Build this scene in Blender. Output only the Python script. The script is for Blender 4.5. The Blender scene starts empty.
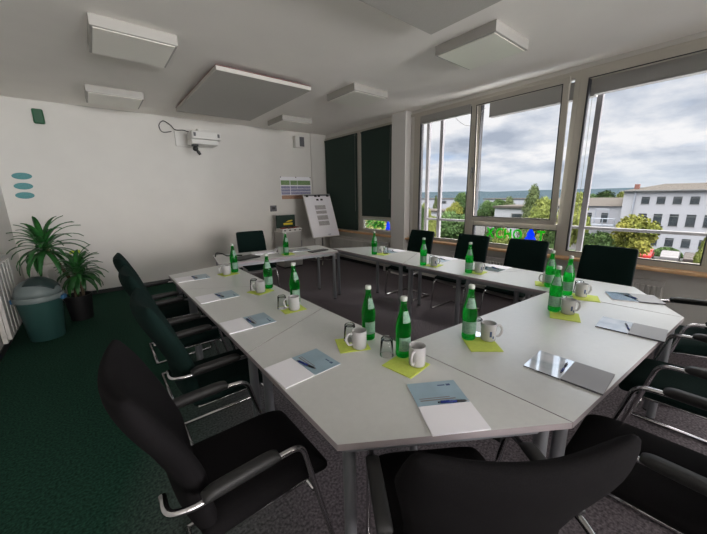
import bpy, bmesh, math, random
from mathutils import Vector, Matrix
random.seed(7)
PI = math.pi
scn = bpy.context.scene
col = scn.collection
H = 1.54                                  # eye height of the photographer
CZ = 2.93                                 # ceiling height
XW = 4.55                                 # window wall plane
G = -7.8                                  # street level outside

# ------------------------------------------------------------------ materials
def nmat(name):
    m = bpy.data.materials.new(name); m.use_nodes = True
    return m, m.node_tree.nodes, m.node_tree.links, m.node_tree.nodes['Principled BSDF']
def mat(name, c, rough=.6, metal=0., noise=0., scale=20., bump=0., bscale=None, spec=None, sheen=0., c2=None, coat=0.):
    m, N, L, b = nmat(name)
    b.inputs['Base Color'].default_value = (*c, 1)
    b.inputs['Roughness'].default_value = rough
    b.inputs['Metallic'].default_value = metal
    if spec is not None: b.inputs['Specular IOR Level'].default_value = spec
    if sheen: b.inputs['Sheen Weight'].default_value = sheen
    if coat: b.inputs['Coat Weight'].default_value = coat
    tc = N.new('ShaderNodeTexCoord')
    n = N.new('ShaderNodeTexNoise'); n.inputs['Scale'].default_value = scale; n.inputs['Detail'].default_value = 4
    L.new(tc.outputs['Object'], n.inputs['Vector'])
    if noise or c2:
        r = N.new('ShaderNodeValToRGB')
        r.color_ramp.elements[0].position = .3; r.color_ramp.elements[1].position = .7
        lo = c if c2 else tuple(max(0, x*(1-noise)) for x in c); hi = c2 if c2 else tuple(x*(1+noise) for x in c)
        r.color_ramp.elements[0].color = (*lo, 1); r.color_ramp.elements[1].color = (*hi, 1)
        L.new(n.outputs['Fac'], r.inputs['Fac']); L.new(r.outputs['Color'], b.inputs['Base Color'])
    if bump:
        n2 = N.new('ShaderNodeTexNoise'); n2.inputs['Scale'].default_value = bscale or scale; n2.inputs['Detail'].default_value = 3
        L.new(tc.outputs['Object'], n2.inputs['Vector'])
        bp = N.new('ShaderNodeBump'); bp.inputs['Strength'].default_value = bump; bp.inputs['Distance'].default_value = .01
        L.new(n2.outputs['Fac'], bp.inputs['Height']); L.new(bp.outputs['Normal'], b.inputs['Normal'])
    return m
def carpet_mat():
    m, N, L, b = nmat('carpet')
    b.inputs['Roughness'].default_value = .95; b.inputs['Specular IOR Level'].default_value = .1
    tc = N.new('ShaderNodeTexCoord')
    n = N.new('ShaderNodeTexNoise'); n.inputs['Scale'].default_value = 75; n.inputs['Detail'].default_value = 5
    L.new(tc.outputs['Object'], n.inputs['Vector'])
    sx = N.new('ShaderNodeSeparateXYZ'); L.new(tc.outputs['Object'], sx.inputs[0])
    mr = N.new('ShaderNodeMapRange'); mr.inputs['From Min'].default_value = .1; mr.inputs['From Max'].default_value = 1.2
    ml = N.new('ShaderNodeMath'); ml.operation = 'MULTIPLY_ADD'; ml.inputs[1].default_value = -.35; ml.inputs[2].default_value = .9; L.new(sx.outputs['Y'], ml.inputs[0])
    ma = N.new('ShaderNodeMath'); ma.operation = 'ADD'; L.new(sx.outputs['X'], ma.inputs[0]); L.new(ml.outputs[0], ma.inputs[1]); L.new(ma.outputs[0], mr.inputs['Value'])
    mc = N.new('ShaderNodeMixRGB'); mc.inputs[1].default_value = (.014, .047, .031, 1); mc.inputs[2].default_value = (.125, .108, .117, 1)  # camera's green cast at left put into the carpet colour, greyer to the right
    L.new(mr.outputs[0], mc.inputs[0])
    r = N.new('ShaderNodeValToRGB'); r.color_ramp.elements[0].position = .35; r.color_ramp.elements[1].position = .7
    r.color_ramp.elements[0].color = (.55, .55, .55, 1); r.color_ramp.elements[1].color = (1.7, 1.7, 1.7, 1)
    L.new(n.outputs['Fac'], r.inputs['Fac'])
    mm = N.new('ShaderNodeMixRGB'); mm.blend_type = 'MULTIPLY'; mm.inputs[0].default_value = 1
    L.new(mc.outputs[0], mm.inputs[1]); L.new(r.outputs['Color'], mm.inputs[2]); L.new(mm.outputs[0], b.inputs['Base Color'])
    bp = N.new('ShaderNodeBump'); bp.inputs['Strength'].default_value = .5; bp.inputs['Distance'].default_value = .01
    L.new(n.outputs['Fac'], bp.inputs['Height']); L.new(bp.outputs['Normal'], b.inputs['Normal'])
    return m
def pane_mat(name='pane', tint=(1, 1, 1), ior=1.3):
    m, N, L, b = nmat(name); N.remove(b)
    t = N.new('ShaderNodeBsdfTransparent'); t.inputs['Color'].default_value = (*tint, 1)
    g = N.new('ShaderNodeBsdfGlossy'); g.inputs['Roughness'].default_value = .02
    f = N.new('ShaderNodeFresnel'); f.inputs['IOR'].default_value = ior
    mx = N.new('ShaderNodeMixShader'); L.new(f.outputs[0], mx.inputs[0]); L.new(t.outputs[0], mx.inputs[1]); L.new(g.outputs[0], mx.inputs[2])
    L.new(mx.outputs[0], N['Material Output'].inputs['Surface'])
    return m
def bottle_mat():
    m, N, L, b = nmat('green_glass')
    b.inputs['Base Color'].default_value = (.015, .50, .07, 1); b.inputs['Roughness'].default_value = .03
    b.inputs['IOR'].default_value = 1.38; b.inputs['Transmission Weight'].default_value = 1
    d = N.new('ShaderNodeBsdfTranslucent'); d.inputs['Color'].default_value = (.015, .60, .08, 1)
    tr = N.new('ShaderNodeBsdfTransparent'); tr.inputs['Color'].default_value = (.08, .75, .2, 1)
    m1 = N.new('ShaderNodeMixShader'); m1.inputs[0].default_value = .30; L.new(b.outputs[0], m1.inputs[1]); L.new(d.outputs[0], m1.inputs[2])
    m2 = N.new('ShaderNodeMixShader'); m2.inputs[0].default_value = .25; L.new(m1.outputs[0], m2.inputs[1]); L.new(tr.outputs[0], m2.inputs[2])
    L.new(m2.outputs[0], N['Material Output'].inputs['Surface'])
    return m
def paint_mat(name, c):
    m, N, L, b = nmat(name); b.inputs['Base Color'].default_value = (*c, 1); b.inputs['Roughness'].default_value = .6
    t = N.new('ShaderNodeBsdfTranslucent'); t.inputs['Color'].default_value = (*c, 1); mx = N.new('ShaderNodeMixShader'); mx.inputs[0].default_value = .75
    L.new(b.outputs[0], mx.inputs[1]); L.new(t.outputs[0], mx.inputs[2]); L.new(mx.outputs[0], N['Material Output'].inputs['Surface']); return m
def stripe_mat(name, c1, c2, scale, axis='Z', rough=.6, dist=0.):
    m, N, L, b = nmat(name); b.inputs['Roughness'].default_value = rough
    tc = N.new('ShaderNodeTexCoord'); w = N.new('ShaderNodeTexWave'); w.bands_direction = axis
    w.inputs['Scale'].default_value = scale; w.inputs['Distortion'].default_value = dist
    L.new(tc.outputs['Object'], w.inputs['Vector'])
    r = N.new('ShaderNodeValToRGB'); r.color_ramp.elements[0].color = (*c1, 1); r.color_ramp.elements[1].color = (*c2, 1)
    r.color_ramp.elements[0].position = .35; r.color_ramp.elements[1].position = .65
    L.new(w.outputs['Fac'], r.inputs['Fac']); L.new(r.outputs['Color'], b.inputs['Base Color'])
    return m
def text_mat(name, paper, ink, scale=60., cut=.55):
    m, N, L, b = nmat(name); b.inputs['Roughness'].default_value = .7
    tc = N.new('ShaderNodeTexCoord'); mp = N.new('ShaderNodeMapping'); mp.inputs['Scale'].default_value = (1, 1, 1)
    n = N.new('ShaderNodeTexNoise'); n.inputs['Scale'].default_value = scale; n.inputs['Detail'].default_value = 2
    w = N.new('ShaderNodeTexWave'); w.bands_direction = 'Z'; w.inputs['Scale'].default_value = scale*.35
    L.new(tc.outputs['Object'], mp.inputs['Vector']); L.new(mp.outputs[0], n.inputs['Vector']); L.new(mp.outputs[0], w.inputs['Vector'])
    mu = N.new('ShaderNodeMath'); mu.operation = 'MULTIPLY'; L.new(n.outputs['Fac'], mu.inputs[0]); L.new(w.outputs['Fac'], mu.inputs[1])
    r = N.new('ShaderNodeValToRGB'); r.color_ramp.elements[0].position = cut*.6; r.color_ramp.elements[1].position = cut*.8
    r.color_ramp.elements[0].color = (*paper, 1); r.color_ramp.elements[1].color = (*ink, 1)
    L.new(mu.outputs[0], r.inputs['Fac']); L.new(r.outputs['Color'], b.inputs['Base Color'])
    return m

M = dict(
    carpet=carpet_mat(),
    wall=mat('wall_plaster', (.67, .655, .62), .9, noise=.02, scale=3, bump=.15, bscale=180, spec=.2),
    ceiling=mat('ceiling_paint', (.92, .885, .835), .9, noise=.02, scale=2, bump=.1, bscale=150, spec=.2),
    pillar=mat('pillar_paint', (.72, .70, .68), .85, bump=.1, bscale=150),
    base=mat('black_skirting', (.012, .014, .014), .6),
    frame=mat('window_frame', (.50, .47, .41), .45, noise=.03, scale=4),
    postgrey=mat('facade_metal', (.14, .135, .145), .5, metal=.3),
    seal=mat('rubber_seal', (.03, .03, .035), .6),
    sill=mat('sill_wood', (.75, .46, .24), .5, noise=.15, scale=12),
    pane=pane_mat(),
    blind_dark=mat('dark_blind', (.020, .042, .033), .85, noise=.1, scale=300, bump=.1, bscale=500),
    blind_grey=stripe_mat('grey_blind', (.30, .29, .28), (.40, .39, .37), 60, 'Z', .8),
    laminate=mat('table_laminate', (.60, .605, .585), .28, noise=.02, scale=40, bump=.02, bscale=300, spec=.5),
    edge=mat('table_edge', (.34, .30, .31), .5),
    steel=mat('grey_powder_steel', (.28, .29, .31), .38, metal=.6),
    chrome=mat('chrome', (.55, .54, .55), .20, metal=1.),
    fab_black=mat('black_fabric', (.0085, .0078, .0085), .95, noise=.25, scale=350, bump=.25, bscale=600, spec=.08),
    fab_green=mat('dark_green_fabric', (.006, .0155, .0135), .95, noise=.2, scale=350, bump=.25, bscale=600, spec=.08),
    armpad=mat('arm_pad', (.011, .011, .011), .6, noise=.1, scale=200),
    shell=mat('seat_shell', (.30, .28, .28), .5),
    backshell=mat('back_shell', (.10, .10, .11), .5),
    white=mat('white_plastic', (.66, .65, .62), .4),
    lampwhite=mat('lamp_housing', (.42, .405, .375), .5),
    diffuser=mat('lamp_diffuser', (.90, .88, .80), .35, noise=.01, scale=50),
    panel=mat('acoustic_panel', (.50, .485, .45), .9, bump=.3, bscale=250, noise=.03, scale=90),
    paneledge=mat('panel_edge', (.56, .54, .50), .7),
    redline=mat('panel_lip', (.16, .05, .05), .6),
    bottle=bottle_mat(),
    label=text_mat('bottle_label', (.22, .36, .26), (.07, .17, .15), 120, .6),
    cap=mat('bottle_cap', (.50, .53, .48), .4),
    ceramic=mat('white_ceramic', (.52, .51, .51), .18, coat=.4),
    tumbler=pane_mat('clear_glass', (.96, .97, .965), ior=1.16),
    coffee=mat('mug_inside', (.45, .43, .42), .3),
    bluemark=mat('blue_print', (.03, .06, .16), .5),
    napkin=mat('lime_napkin', (.58, .68, .12), .85, noise=.06, scale=60, bump=.2, bscale=300),
    paper=mat('paper', (.88, .87, .91), .75),
    cover=mat('light_blue_cover', (.30, .42, .50), .35, noise=.10, scale=9, coat=.2),
    printink=mat('print_grey', (.22, .19, .18), .6),
    glossy=mat('glossy_cover', (.34, .40, .46), .08, c2=(.75, .77, .80), scale=9, coat=1.),
    tealcover=mat('dark_teal_cover', (.05, .12, .16), .15, noise=.3, scale=20, coat=.8),
    greycard=mat('grey_card_back', (.30, .30, .31), .55),
    penblue=mat('pen_blue', (.015, .03, .17), .25),
    penblack=mat('pen_black', (.01, .01, .012), .4),
    black=mat('black_plastic', (.012, .013, .013), .4),
    green=mat('green_plastic', (.004, .075, .028), .45),
    teal=mat('teal_paper', (.09, .27, .28), .7, noise=.12, scale=60),
    lime=mat('lime_strip', (.42, .55, .04), .6),
    bin=mat('teal_grey_bin', (.030, .088, .080), .38, noise=.04, scale=8),
    binlid=mat('grey_bin_lid', (.17, .21, .21), .4),
    binflap=mat('dark_bin_flap', (.012, .03, .03), .3),
    binclip=mat('blue_clip', (.02, .13, .28), .4),
    leaf=mat('leaf_green', (.012, .075, .018), .35, c2=(.035, .16, .035), scale=14),
    cane=mat('cane_bark', (.10, .075, .045), .85, noise=.3, scale=30, bump=.5, bscale=60),
    pot=mat('black_pot', (.008, .008, .009), .5),
    soil=mat('soil', (.03, .02, .014), .95, noise=.4, scale=50),
    radiator=mat('radiator_white', (.60, .58, .55), .4),
    greybox=mat('cabinet_grey', (.40, .39, .37), .5),
    yellow=mat('yellow_sign', (.75, .60, .03), .5),
    red=mat('red_marker', (.30, .03, .02), .5),
    letter_g=paint_mat('green_window_paint', (.03, .42, .02)),
    letter_b=paint_mat('blue_window_paint', (.01, .13, .70)),
    cord=mat('grey_cord', (.35, .34, .32), .6),
    ptgreen=text_mat('poster_green', (.22, .34, .15), (.05, .12, .04), 40, .6),
    ptblue=text_mat('poster_blue', (.33, .33, .45), (.10, .10, .24), 40, .55),
    ptorange=text_mat('poster_orange', (.45, .27, .18), (.25, .12, .08), 40, .6),
    chart=text_mat('chart_text', (.55, .53, .52), (.16, .16, .17), 70, .5),
    facade=mat('white_render', (.235, .24, .265), .85, spec=0, noise=.02, scale=.5),
    roof=mat('grey_roof', (.055, .050, .046), .9, spec=0, noise=.1, scale=2),
    pavement=mat('asphalt', (.05, .05, .05), .9, spec=0, noise=.1, scale=.5),
    grass=mat('lawn', (.03, .05, .02), .95, spec=0, noise=.3, scale=.3),
    winglass=mat('dark_window', (.02, .025, .03), .3, noise=.4, scale=.8, spec=.3),
    winframe=mat('building_window_frame', (.12, .12, .125), .5),
    forest=mat('forest', (.020, .029, .036), .95, spec=0, c2=(.027, .038, .046), scale=.03),  # distance haze put into the ridge colour as blue-grey
    tr_olive=mat('olive_foliage', (.035, .05, .02), .95, spec=.05, c2=(.075, .09, .04), scale=.8),
    tr_green=mat('green_foliage', (.02, .04, .014), .95, spec=.05, c2=(.055, .085, .03), scale=.8),
    tr_lime=mat('yellow_green_foliage', (.06, .08, .02), .95, spec=.05, c2=(.13, .14, .04), scale=.8),
    tr_yellow=mat('autumn_yellow_foliage', (.05, .065, .014), .95, spec=.05, c2=(.14, .13, .03), scale=.8),
    bark=mat('tree_bark', (.08, .06, .045), .9),
    car_red=mat('red_car_paint', (.28, .02, .02), .5, spec=.2), car_white=mat('white_car_paint', (.09, .085, .09), .5, spec=.2),
    car_brown=mat('brown_car_paint', (.03, .024, .022), .5, spec=.2), car_silver=mat('silver_car_paint', (.07, .07, .075), .5, spec=.2),
    tyre=mat('tyre', (.015, .015, .015), .8), metalgrey=mat('stair_metal', (.22, .24, .28), .5, metal=.4),
)

# ------------------------------------------------------------------ mesh builder
class MB:
    def __init__(s): s.v = []; s.f = []; s.smooth = False
    def add(s, vs, fs):
        o = len(s.v); s.v += [tuple(p) for p in vs]; s.f += [tuple(o+i for i in f) for f in fs]; return s
    def box(s, x0, x1, y0, y1, z0, z1):
        return s.add([(x0,y0,z0),(x1,y0,z0),(x1,y1,z0),(x0,y1,z0),(x0,y0,z1),(x1,y0,z1),(x1,y1,z1),(x0,y1,z1)],
                     [(0,3,2,1),(4,5,6,7),(0,1,5,4),(1,2,6,5),(2,3,7,6),(3,0,4,7)])
    def prism(s, poly, z0, z1):
        n = len(poly)
        a = sum(poly[i][0]*poly[(i+1)%n][1]-poly[(i+1)%n][0]*poly[i][1] for i in range(n))
        if a < 0: poly = poly[::-1]
        return s.add([(x,y,z0) for x,y in poly]+[(x,y,z1) for x,y in poly],
                     [tuple(range(n-1,-1,-1)), tuple(range(n,2*n))]+[(i,(i+1)%n,n+(i+1)%n,n+i) for i in range(n)])
    def bar(s, a, b, w, h, up=(0,0,1)):
        a, b = Vector(a), Vector(b); d = (b-a).normalized(); u = Vector(up)
        if abs(d.dot(u)) > .98: u = Vector((1,0,0))
        r = d.cross(u).normalized(); u = r.cross(d)
        vs = []
        for p in (a, b):
            for i, j in ((-1,-1),(1,-1),(1,1),(-1,1)): vs.append(p+r*(i*w/2)+u*(j*h/2))
        return s.add(vs, [(0,1,2,3),(7,6,5,4),(0,4,5,1),(1,5,6,2),(2,6,7,3),(3,7,4,0)])
    def tube(s, pts, r, n=10, caps=True):
        P = [Vector(p) for p in pts]; m = len(P); rs = r if isinstance(r, (list, tuple)) else [r]*m
        T = [(P[min(i+1,m-1)]-P[max(i-1,0)]).normalized() for i in range(m)]
        u = Vector((0,0,1)) if abs(T[0].z) < .9 else Vector((1,0,0))
        u = (u-T[0]*u.dot(T[0])).normalized(); vs = []
        for i in range(m):
            u = (u-T[i]*u.dot(T[i])); u = u.normalized() if u.length > 1e-6 else T[i].orthogonal().normalized()
            w = T[i].cross(u)
            for k in range(n):
                a = 2*PI*k/n; vs.append(P[i]+(u*math.cos(a)+w*math.sin(a))*rs[i])
        fs = [(i*n+k, i*n+(k+1)%n, (i+1)*n+(k+1)%n, (i+1)*n+k) for i in range(m-1) for k in range(n)]
        if caps: fs += [tuple(range(n-1,-1,-1)), tuple((m-1)*n+k for k in range(n))]
        return s.add(vs, fs)
    def lathe(s, prof, n=24, cx=0, cy=0, sx=1, sy=1, a0=0, a1=2*PI):
        full = abs(a1-a0-2*PI) < 1e-6; k_ = n if full else n+1; vs = []
        for r, z in prof:
            for k in range(k_):
                a = a0+(a1-a0)*k/n; vs.append((cx+r*sx*math.cos(a), cy+r*sy*math.sin(a), z))
        fs = []
        for i in range(len(prof)-1):
            for k in range(n):
                k2 = (k+1)%k_; fs.append((i*k_+k, i*k_+k2, (i+1)*k_+k2, (i+1)*k_+k))
        if prof[0][0] > 1e-5 and full: fs.append(tuple(range(k_-1,-1,-1)))
        if prof[-1][0] > 1e-5 and full: fs.append(tuple((len(prof)-1)*k_+k for k in range(k_)))
        return s.add(vs, fs)
    def xf(s, mtx):
        s.v = [tuple(mtx @ Vector(p)) for p in s.v]; return s

def obj(name, mb, m, parent=None, smooth=False, bevel=0, subsurf=0, loc=None, rz=0, auto=None):
    me = bpy.data.meshes.new(name); me.from_pydata(mb.v, [], mb.f); me.update()
    bm = bmesh.new(); bm.from_mesh(me); bmesh.ops.remove_doubles(bm, verts=bm.verts, dist=1e-6)
    bmesh.ops.recalc_face_normals(bm, faces=bm.faces); bm.to_mesh(me); bm.free()
    me.materials.append(M[m] if isinstance(m, str) else m)
    if smooth:
        for p in me.polygons: p.use_smooth = True
        if auto is not None:
            try: me.set_sharp_from_angle(angle=math.radians(auto))
            except Exception: pass
    o = bpy.data.objects.new(name, me); col.objects.link(o)
    if bevel:
        b = o.modifiers.new('bevel', 'BEVEL'); b.width = bevel; b.segments = 2; b.limit_method = 'ANGLE'; b.angle_limit = math.radians(40)
    if subsurf:
        b = o.modifiers.new('sub', 'SUBSURF'); b.levels = subsurf; b.render_levels = subsurf
    if parent: o.parent = parent
    if loc: o.location = loc
    if rz: o.rotation_euler = (0, 0, rz)
    return o
def tag(o, label, cat, group=None):
    o['label'] = label; o['category'] = cat
    if group: o['group'] = group
    return o
def thing(name, label, cat, loc=(0,0,0), rz=0, group=None):
    o = bpy.data.objects.new(name, None); col.objects.link(o)
    o.location = loc; o.rotation_euler = (0, 0, rz); o.empty_display_size = .1
    return tag(o, label, cat, group)
def dup(root, loc, rz, label=None, group=None, scale=None):
    r = root.copy(); col.objects.link(r); r.location = loc; r.rotation_euler = (0, 0, rz)
    if scale: r.scale = scale
    if label: r['label'] = label
    if group: r['group'] = group
    for ch in list(root.children):
        c = ch.copy(); col.objects.link(c); c.parent = r
        for g in list(ch.children):
            d = g.copy(); col.objects.link(d); d.parent = c
    return r
def struct(name, mb, m, parent=None, **k):
    o = obj(name, mb, m, parent, **k)
    if not parent: o['kind'] = 'structure'
    return o
def smoothpath(pts, n=6):
    P = [Vector(p) for p in pts]; out = []
    for i in range(len(P)-1):
        p0 = P[max(i-1,0)]; p1 = P[i]; p2 = P[i+1]; p3 = P[min(i+2,len(P)-1)]
        for k in range(n):
            t = k/n
            out.append(.5*((2*p1)+(p2-p0)*t+(2*p0-5*p1+4*p2-p3)*t*t+(3*p1-p0-3*p2+p3)*t**3))
    return out+[P[-1]]
def fillet(pts, r, n=5):
    """polyline with rounded corners"""
    P = [Vector(p) for p in pts]; out = [P[0]]
    for i in range(1, len(P)-1):
        a = (P[i-1]-P[i]); b = (P[i+1]-P[i]); rr = min(r, a.length*.45, b.length*.45)
        s = P[i]+a.normalized()*rr; e = P[i]+b.normalized()*rr
        for k in range(n+1):
            t = k/n; out.append(s*(1-t)**2+P[i]*2*t*(1-t)+e*t*t)
    return out+[P[-1]]

# ------------------------------------------------------------------ camera
FP, YAW, PITCH, ROLL = 314.36, -.680488, .22596, -.018405
def cam_matrix():
    cy, sy = math.cos(YAW), math.sin(YAW)
    Ry = Matrix(((cy, sy, 0), (-sy, cy, 0), (0, 0, 1)))
    A = Matrix(((1,0,0),(0,0,-1),(0,1,0)))
    cp, sp = math.cos(PITCH), math.sin(PITCH); Px = Matrix(((1,0,0),(0,cp,-sp),(0,sp,cp)))
    cr, sr = math.cos(ROLL), math.sin(ROLL); Rz = Matrix(((cr,-sr,0),(sr,cr,0),(0,0,1)))
    W = (Rz @ Px @ A @ Ry).transposed()               # columns: right, down, forward
    R = Matrix((W.col[0], -W.col[1], -W.col[2])).transposed()
    return Matrix.Translation((0, 0, H)) @ R.to_4x4()
cd = bpy.data.cameras.new('camera'); cam = bpy.data.objects.new('camera', cd); col.objects.link(cam)
cd.sensor_width = 36; cd.sensor_fit = 'HORIZONTAL'; cd.lens = FP/707*36; cd.clip_start = .02; cd.clip_end = 3000
cam.matrix_world = cam_matrix(); scn.camera = cam

# ------------------------------------------------------------------ room shell
YB, YF, XL = 6.62, -5.0, -.95
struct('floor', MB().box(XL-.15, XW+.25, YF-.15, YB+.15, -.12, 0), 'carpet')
struct('ceiling', MB().box(XL-.15, XW+.25, YF-.15, YB+.15, CZ, CZ+.2), 'ceiling')
struct('wall_back', MB().box(XL-.15, XW+.25, YB, YB+.15, 0, CZ), 'wall')
struct('wall_left', MB().box(XL-.15, XL, YF, YB, 0, CZ), 'wall')
wf = MB(); wf.box(XL-.15, XW+.25, YF-.15, YF, 0, .80); wf.box(XL-.15, XW+.25, YF-.15, YF, 2.78, CZ)
wf.box(XL-.15, -.75, YF-.15, YF, .80, 2.78); wf.box(4.35, XW+.25, YF-.15, YF, .80, 2.78)
struct('wall_front', wf, 'wall')
mb = MB()
for x in (-.75, .50, 1.76, 3.02, 4.27): mb.box(x, x+.08, YF-.12, YF-.02, .80, 2.78)
mb.box(-.75, 4.35, YF-.12, YF-.02, .80, .87); mb.box(-.75, 4.35, YF-.12, YF-.02, 2.71, 2.78)
w7 = struct('fill_window_7', mb, 'frame'); obj('glass_pane', MB().box(-.70, 4.30, YF-.08, YF-.074, .86, 2.72), 'pane', w7)  # rear window added out of view to let fill light into the room
Z0, Z1, ZT = .74, 2.84, 1.09
wr = MB()
wr.box(XW, XW+.25, YF, YB, 0, Z0); wr.box(XW, XW+.25, YF, YB, Z1, CZ)
wr.box(XW, XW+.04, 3.84, 4.30, Z0, Z1); wr.box(XW, XW+.25, YF, -4.8, Z0, Z1)
struct('wall_right', wr, 'wall')
struct('wall_pillar', MB().box(4.40, XW, 3.93, 4.27, 0, CZ), 'pillar', bevel=.01)
struct('wall_corner', MB().box(4.13, XW, YB-.035, YB, 0, CZ), 'wall')
struct('baseboard_back', MB().box(XL, 4.13, YB-.015, YB, 0, .065), 'base')
struct('baseboard_left', MB().box(XL, XL+.015, YF, YB-.015, 0, .065), 'base')
struct('baseboard_right', MB().box(XW-.015, XW, YF, YB-.035, 0, .065), 'base')
struct('trim_1', MB().box(XW-.13, XW+.06, YF, 3.93, Z0-.035, Z0), 'sill', bevel=.006)
struct('trim_2', MB().box(XW-.13, XW+.06, 4.27, YB-.035, Z0-.035, Z0), 'sill', bevel=.006)
struct('trim_3', MB().box(XW-.03, XW, YF, 3.93, Z1-.01, Z1+.035), 'frame', bevel=.01)

FX0, FX1 = XW-.03, XW+.015
def frame_rect(mb, y0, y1, z0, z1, w, x0=FX0, x1=FX1):
    mb.box(x0, x1, y0, y1, z0, z0+w); mb.box(x0, x1, y0, y1, z1-w, z1)
    mb.box(x0, x1, y0, y0+w, z0+w, z1-w); mb.box(x0, x1, y1-w, y1, z0+w, z1-w)
def pane(parent, y0, y1, z0, z1, x=XW-.005):
    return obj('glass_pane', MB().box(x, x+.006, y0, y1, z0, z1), 'pane', parent)
def seal(parent, y0, y1, z0, z1):
    mb = MB(); frame_rect(mb, y0-.008, y1+.008, z0-.008, z1+.008, .010, XW-.034, XW-.02); return obj('seal', mb, 'seal', parent)
# window 1 : fixed sash beside the pillar (3.84 .. 2.72)
def fixed(name, y0, y1, gy0, gy1, gz0=.79, gz1=2.76):
    mb = MB(); mb.box(FX0, FX1, y0, y1, Z0, gz0); mb.box(FX0, FX1, y0, y1, gz1, Z1)
    mb.box(FX0, FX1, y0, gy0, gz0, gz1); mb.box(FX0, FX1, gy1, y1, gz0, gz1)
    w = struct(name, mb, 'frame', bevel=.006); pane(w, gy0, gy1, gz0, gz1); seal(w, gy0, gy1, gz0, gz1); obj('jamb_seal', MB().box(FX0+.002, FX1+.03, gy1-.006, gy1+.03, gz0, gz1), 'seal', w); return w
w1 = fixed('window_1', 2.70, 3.84, 2.77, 3.70)
# window 2 : tilting sash above a low pane
mb = MB(); mb.box(FX0, FX1, 1.42, 2.70, Z0, .80); mb.box(FX0, FX1, 1.42, 2.70, 2.79, Z1)
mb.box(FX0, FX1, 1.42, 1.475, .80, 2.79); mb.box(FX0, FX1, 2.62, 2.70, .80, 2.79); mb.box(FX0, FX1, 1.475, 2.62, 1.045, 1.13)
w2 = struct('window_2', mb, 'frame', bevel=.006); pane(w2, 1.475, 2.62, .80, 1.045); obj('jamb_seal', MB().box(FX0+.002, FX1+.03, 2.612, 2.65, .80, 2.79), 'seal', w2); seal(w2, 1.475, 2.62, .80, 1.045)
sash = MB(); frame_rect(sash, -.595, .595, 0, 1.67, .068, -.055, -.02)
sroot = obj('tilted_sash', sash, 'frame', w2, bevel=.006); sroot.location = (FX0-.01, 2.07, 1.125); sroot.rotation_euler = (0, -.055, 0)
obj('sash_glass', MB().box(-.04, -.034, -.53, .53, .068, 1.605), 'pane', sroot)
sm_ = MB(); frame_rect(sm_, -.533, .533, .062, 1.608, .010, -.058, -.05); obj('sash_seal', sm_, 'seal', sroot)
hm = MB(); hm.box(-.075, -.055, .545, .57, .70, .78); hm.tube([(-.065,.557,.74),(-.10,.557,.74),(-.10,.557,.62)], .008, 8)
obj('window_handle', hm, 'steel', sroot, smooth=True, auto=40)
# window 3 : wide fixed pane ; window 4 unseen, stretched behind the camera to add light
w3 = fixed('window_3', .05, 1.42, .19, 1.335, gz0=.81)
w4 = fixed('fill_window_4', -4.8, .05, -4.72, -.02, gz0=.81)
# windows 5 and 6 : beyond the pillar
w5 = fixed('window_5', 4.30, 5.30, 4.36, 5.21, gz0=1.12, gz1=2.79)
w5.data.materials[0] = M['frame']
for o in (): pass
lw = MB(); lw.box(FX0, FX1, 4.36, 5.21, 1.045, 1.12)
obj('transom', lw, 'frame', w5, bevel=.004)
def recut():
    # lower light of window_5
    me = w5.data; me.clear_geometry()
    mb = MB(); mb.box(FX0, FX1, 4.30, 5.30, Z0, .80); mb.box(FX0, FX1, 4.30, 5.30, 2.79, Z1)
    mb.box(FX0, FX1, 4.30, 4.36, .80, 2.79); mb.box(FX0, FX1, 5.21, 5.30, .80, 2.79)
    me.from_pydata(mb.v, [], mb.f); me.update()
recut(); pane(w5, 4.36, 5.21, .80, 1.045)
lf = MB(); frame_rect(lf, 4.36, 5.21, .80, 1.045, .03, FX0-.02, FX0+.02); obj('low_sash', lf, 'white', w5, bevel=.004)
w6 = fixed('window_6', 5.30, 6.585, 5.40, 6.54, gz0=.78, gz1=2.79)

# roller blinds
def blind(y0, y1, ztop, zbot, m, label, x=XW-.05, roll=.03, group=None, cordy=None):
    t = thing('roller_blind', label, 'blind', (x, (y0+y1)/2, ztop), 0, group); w = (y1-y0)/2; d = ztop-zbot
    obj('fabric', MB().box(-.002, .002, -w, w, -d, -.01), m, t)
    obj('roller', MB().tube([(0,-w,-.02),(0,w,-.02)], .018, 12), m, t, smooth=True, auto=40)
    obj('bottom_rail', MB().box(-.008, .008, -w, w, -d-.02, -d), m, t, bevel=.003)
    if cordy is not None:
        obj('pull_cord', MB().tube([(-.02,cordy,-.02),(-.03,cordy,-d*.45),(-.025,cordy+.01,-d*.8)], .0025, 5), 'cord', t)
    return t
blind(5.37, 6.55, 2.79, .78, 'blind_dark', 'dark green blackout blind fully lowered beside the back wall corner', cordy=-.55)
blind(4.33, 5.23, 2.79, 1.11, 'blind_dark', 'dark green blackout blind lowered to just above a small painted pane, beside the pillar', cordy=-.40)
def raised(y0, y1, z0, z1, label, x=XW+.055):
    t = thing('sun_blind', label, 'blind', (x, (y0+y1)/2, z1)); w = (y1-y0)/2
    obj('slat_pack', MB().box(-.03, .05, -w, w, z0-z1, -.0), 'blind_grey', t, bevel=.004)
    obj('bottom_slat', MB().box(-.035, .055, -w, w, z0-z1-.018, z0-z1-.001), 'blind_grey', t, bevel=.004); return t
raised(2.775, 3.70, 2.70, 2.80, 'thin dark folded sun blind above the window pane nearest the pillar', XW-.02)
raised(1.30, 2.58, 2.62, 2.80, 'grey sun blind gathered above the tilted middle window', XW+.16)
raised(.12, 1.30, 2.62, 2.80, 'grey sun blind gathered above the wide right-hand window pane', XW+.085)
def cord(label, pts, r=.0025):
    o = obj('blind_cord', MB().tube(smoothpath(pts, 6), r, 5), 'cord', smooth=True); return tag(o, label, 'cord', None)
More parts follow.
